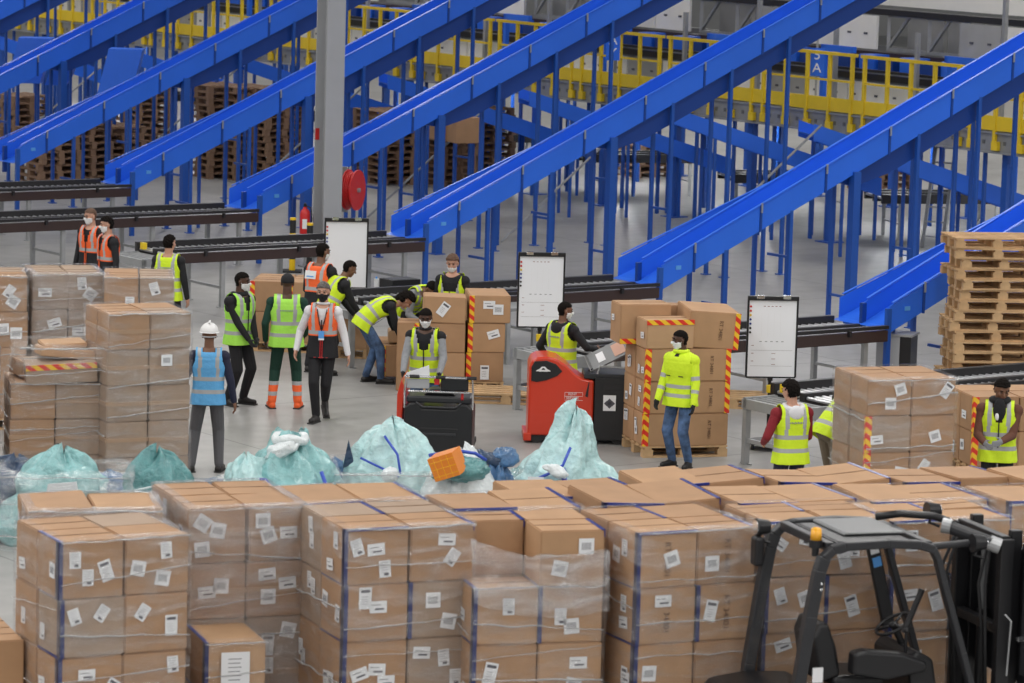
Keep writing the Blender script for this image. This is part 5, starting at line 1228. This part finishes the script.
b = MB(); b.sbar((.825, .995, 1.95), (.855, .995, 1.83), .075, .008, 'paper', (0, 1, 0)); b.sbar((.865, .995, 1.80), (.885, .995, 1.72), .075, .008, 'badge', (0, 1, 0)); b.sbar((.805, .995, 2.03), (.818, .995, 1.98), .06, .008, 'amber', (0, 1, 0)); b.build('pillar_stickers', fk)
MB().box(-.13, -.04, -.052, -.046, 1.02, 1.14, 'paper').build('data_sticker', fk)
for (x, y) in ((-.45, .05), (-.45, .97), (1.0, .03), (1.0, .99)): MB().bar((x, y-.10, .28), (x, y+.10, .28), .28, 'rubber', 28).bar((x, y-.105, .28), (x, y+.105, .28), .13, 'charcoal', 20).build('wheel', fk)
for y in (.25, .78): MB().box(1.64, 2.7, y-.06, y+.06, .06, .11, 'steel_dark').build('fork', fk)

# ------------------------------------------------------------------ sacks behind the front loads
def sack(label, c, rx, ry, h, m, seed, peak=(0, 0, 1.), amp=.16, fold=.05, parts=(), name='plastic_sack', rz=0, pw=2.2, film=None, pf=None):
    """lumpy tied sack: wide on the floor, drawn together to a neck"""
    b = MB(); nu, nv = 64, 44; vs = []
    for k in range(nv+1):
        v = k/nv; z = h*v
        P_ = pf or [(0, .93), (.15, 1.04), (.42, 1.0), (.65, .80), (.82, .58), (.93, .38), (1, .08)]
        for (va, ra), (vb, rb) in zip(P_, P_[1:]):
            if va <= v <= vb: q = (v-va)/(vb-va); prof = ra+(rb-ra)*q
        fd_ = max(0, v-.45)*1.2
        for i in range(nu):
            t = 2*math.pi*i/nu; ct, st = math.cos(t), math.sin(t)
            n1 = noise.noise(Vector((ct*1.3+seed, st*1.3, v*2.2+seed))); n2 = noise.noise(Vector((ct*3.5+seed, st*3.5, v*6))); n3 = abs(noise.noise(Vector((ct*6+seed+z*2, st*6, v*9+seed*2))))
            r = prof*(1+amp*n1*1.9+amp*.6*n2)+fold*math.sin(t*11+seed+n2*4)*fd_*prof-fold*n3*1.6
            vs.append((rx*r*ct+peak[0]*v**1.3, ry*r*st+peak[1]*v**1.3, z+.10*h*n2*v+.12*h*n1*v))
    fs = [(k*nu+i, k*nu+(i+1) % nu, (k+1)*nu+(i+1) % nu, (k+1)*nu+i) for k in range(nv) for i in range(nu)]; fs.append(tuple(range(nv*nu, nv*nu+nu))); fs.append(tuple(range(nu-1, -1, -1)))
    b.raw(vs, fs, m); o = b.build(name, None, (c[0], c[1], 0), rz, smooth=True); tag(o, label, 'sack', 'plastic sacks behind the front loads'); return o
def lump(o, c, r, m, nm, seed=1., rot=0.):
    b = MB().ell((0, 0, 0), r, m, 28, 20); vs = []
    for v in b.v:
        v = Vector(v); n = noise.noise(v*9+Vector((seed, 0, 0)))*.35+abs(noise.noise(v*22+Vector((0, seed, 0))))*.35
        v = Matrix.Rotation(rot, 3, 'Y') @ (v*(1+n)); vs.append((v.x+c[0], v.y+c[1], v.z+c[2]))
    b.v = vs; return b.build(nm, o, smooth=True)
def tie(o, pts, r=.014, m='bag_tie', nm='tie_strap'): return MB().path(pts, r, m, 6).build(nm, o, smooth=True)
film_shell(-.02, .01, 0, .01, 0, .01, 'film_bag', 'x', (0, 0, 0), 0) if False else None
def hpt(px, h, s): # ground point for a sack whose top is at pixel (px, py) at height h
    return at(px, s, h)
c = hpt(560, 1.28, 418); o = sack('large pale teal sack with blue tie in front of red truck', (c.x+.02, c.y), .56, .50, 1.34, 'teal_pale', 2.3, peak=(.16, .1), amp=.22, fold=.07, pf=[(0, .85), (.2, 1.04), (.44, 1.10), (.56, .95), (.68, .66), (.80, .46), (.92, .34), (.98, .2), (1, .04)])
tie(o, [(-.38, -.38, .60), (-.15, -.45, .72), (.02, -.42, .82), (.10, -.30, 1.0)], .018); tie(o, [(.02, -.46, .80), (.06, -.52, .55), (.05, -.55, .3)], .03); MB().box(-.36, -.18, -.50, -.495, .52, .70, 'paper').build('paper_label', o)
lump(o, (-.06, -.52, .78), (.13, .07, .06), 'bag_white', 'knotted_film', 2, .4)
film_shell(-.56, .62, -.60, .45, .02, .62, 'film_bag', 'clear film bag around the pale teal sack by the red truck', (c.x+.02, c.y, 0), 0, 21, amp=.09, top=.12)
c = hpt(385, 1.15, 432); o = sack('teal sack with blue cords and clear film at centre', (c.x+.05, c.y+.1), .56, .50, 1.22, 'teal_pale', 5.1, peak=(.02, .1), amp=.12, pf=[(0, .95), (.3, 1.04), (.6, .92), (.78, .70), (.9, .46), (.97, .28), (1, .06)])
tie(o, [(-.30, -.36, .90), (-.05, -.44, .80), (.12, -.46, .72)], .014); tie(o, [(-.05, -.20, 1.12), (.10, -.36, .95), (.14, -.44, .75)], .014); lump(o, (.02, -.46, .74), (.09, .06, .07), 'bag_white', 'knotted_film', 5)
fs_ = film_shell(-.62, .62, -.60, .50, .02, .78, 'film_bag', 'sagging clear film round the teal sack at centre', (c.x+.05, c.y+.1, 0), rad(5), 9, amp=.07, top=.05)
sp_ = MB().prism([(-.07, 0), (.06, .05), (-.01, .32)], 'y', -.02, .02, 'bag_navy').build('dark_bag_corner', o, (-.44, 0, .72), bevel=.01)
c = hpt(455, .95, 455); o = sack('white and teal sack holding an orange parcel', (c.x+.02, c.y), .50, .45, 1.0, 'bag_white', 7.7, peak=(.05, .1), amp=.14, pw=2.0)
lump(o, (.02, -.22, .84), (.30, .2, .12), 'teal_dark', 'teal_lining', 4); tie(o, [(-.3, -.25, .98), (0, -.2, 1.03), (.2, -.15, 1.0), (.32, -.1, .92)], .02)
T_ = Matrix.Rotation(rad(-22), 4, 'Y') @ Matrix.Rotation(rad(-20), 4, 'Z'); b = MB().box(-.15, .15, -.13, .13, -.13, .13, 'orange', T_)
for q in range(3): b.box(-.152, .152, -.132, -.130, -.09+q*.08, -.08+q*.08, 'amber', T_).box(-.09+q*.08, -.082+q*.08, -.134, -.131, -.13, .13, 'amber', T_)
oo = b.build('orange_parcel', None, (c.x-.07, c.y-.42, .92), bevel=.01); tag(oo, 'orange wrapped parcel lying in the white and teal sack', 'parcel')
c = hpt(292, 1.12, 437); o = sack('teal sack with white gathered neck left of centre', (c.x, c.y), .58, .5, 1.12, 'teal', 11.2, peak=(-.03, .1), amp=.15, pf=[(0, .98), (.3, 1.04), (.55, .86), (.75, .60), (.88, .40), (1, .30)])
b = MB().path([(.16*math.cos(t)-.02, .13*math.sin(t)+.02, 1.10+.02*math.sin(3*t)) for t in [i*math.pi/8 for i in range(17)]], .050, 'bag_white', 10); b.build('gathered_neck', o, smooth=True); lump(o, (-.10, -.1, 1.0), (.2, .1, .08), 'bag_white', 'neck_fold', 3, -.5); lump(o, (-.02, .02, 1.12), (.11, .10, .05), 'teal_dark', 'neck_opening', 6)
tie(o, [(.34, -.30, .80), (.42, -.36, .6), (.46, -.42, .3)], .022); tie(o, [(-.4, -.3, .7), (-.25, -.42, .72), (-.1, -.46, .55)], .016)
c = hpt(258, .95, 452); o = sack('smaller teal sack leaning at left of the white-necked one', (c.x, c.y-.15), .42, .42, .92, 'teal_pale', 14.8, peak=(-.12, .05), amp=.16)
fs_ = film_shell(-.75, .55, -.60, .45, .02, .62, 'film_bag', 'clear film bag around the two teal sacks left of centre', (c.x+.35, c.y-.05, 0), rad(5), 12, amp=.09, top=.05)
c = hpt(158, .98, 450); o = sack('rounded teal sack under clear film beside the grey trousers', (c.x, c.y), .46, .45, .95, 'teal_dark', 17.1, peak=(0, .05), amp=.10, pw=2.6)
fs_ = film_shell(-.62, .68, -.5, .45, .02, .60, 'film_bag', 'clear film round the rounded teal sack', (c.x, c.y-.05, 0), rad(0), 15, amp=.10, top=.16); tie(o, [(-.35, -.3, .55), (0, -.44, .66), (.36, -.3, .6)], .010, 'bag_white')
c = hpt(60, .98, 452); o = sack('teal sack in clear film at the far left', (c.x, c.y), .62, .5, .98, 'teal', 20.4, peak=(.02, .1), amp=.16, pw=1.8)
fs_ = film_shell(-.66, .72, -.52, .45, .02, .82, 'film_bag', 'clear film draped over the teal sack at the far left', (c.x, c.y-.04, 0), rad(8), 18, amp=.10, top=.1); MB().prism([(-.16, 0), (.18, .02), (.16, .13), (-.14, .10)], 'y', -.01, .01, 'paper').build('paper_label', o, (.08, -.50, .62))
c = hpt(14, .85, 460); o = sack('dark blue sack cut off by the left edge', (c.x, c.y+.1), .6, .5, .85, 'bag_navy', 23.9, peak=(0, .1), amp=.2)
c = hpt(108, .70, 474); o = sack('crumpled blue plastic sheet between the two left teal sacks', (c.x, c.y), .5, .4, .70, 'bag_blue', 26.5, amp=.3, fold=.12)
c = hpt(215, .62, 478); o = sack('crumpled blue plastic below the man in hard hat', (c.x, c.y), .6, .4, .60, 'bag_blue', 29.5, amp=.3, fold=.12)
c = hpt(498, .82, 462); o = sack('slim translucent blue sack beside the orange parcel sack', (c.x, c.y), .24, .24, .82, 'bag_blue', 31.5, amp=.12, fold=.08)
lump(o, (-.10, 0, .86), (.22, .10, .06), 'bag_navy', 'gathered_neck', 3, .25); lump(o, (.06, 0, .88), (.14, .10, .10), 'bag_blue', 'gathered_neck', 8)
c = hpt(530, .42, 476); o = sack('low teal bundle beneath the large pale teal sack', (c.x, c.y-.1), .40, .35, .58, 'teal_dark', 37.5, amp=.12)
c = hpt(330, .78, 462); o = sack('blue and white woven sheet bundle behind the white-necked sack', (c.x, c.y+.3), .42, .3, .72, 'bag_blue', 41.5, amp=.18)
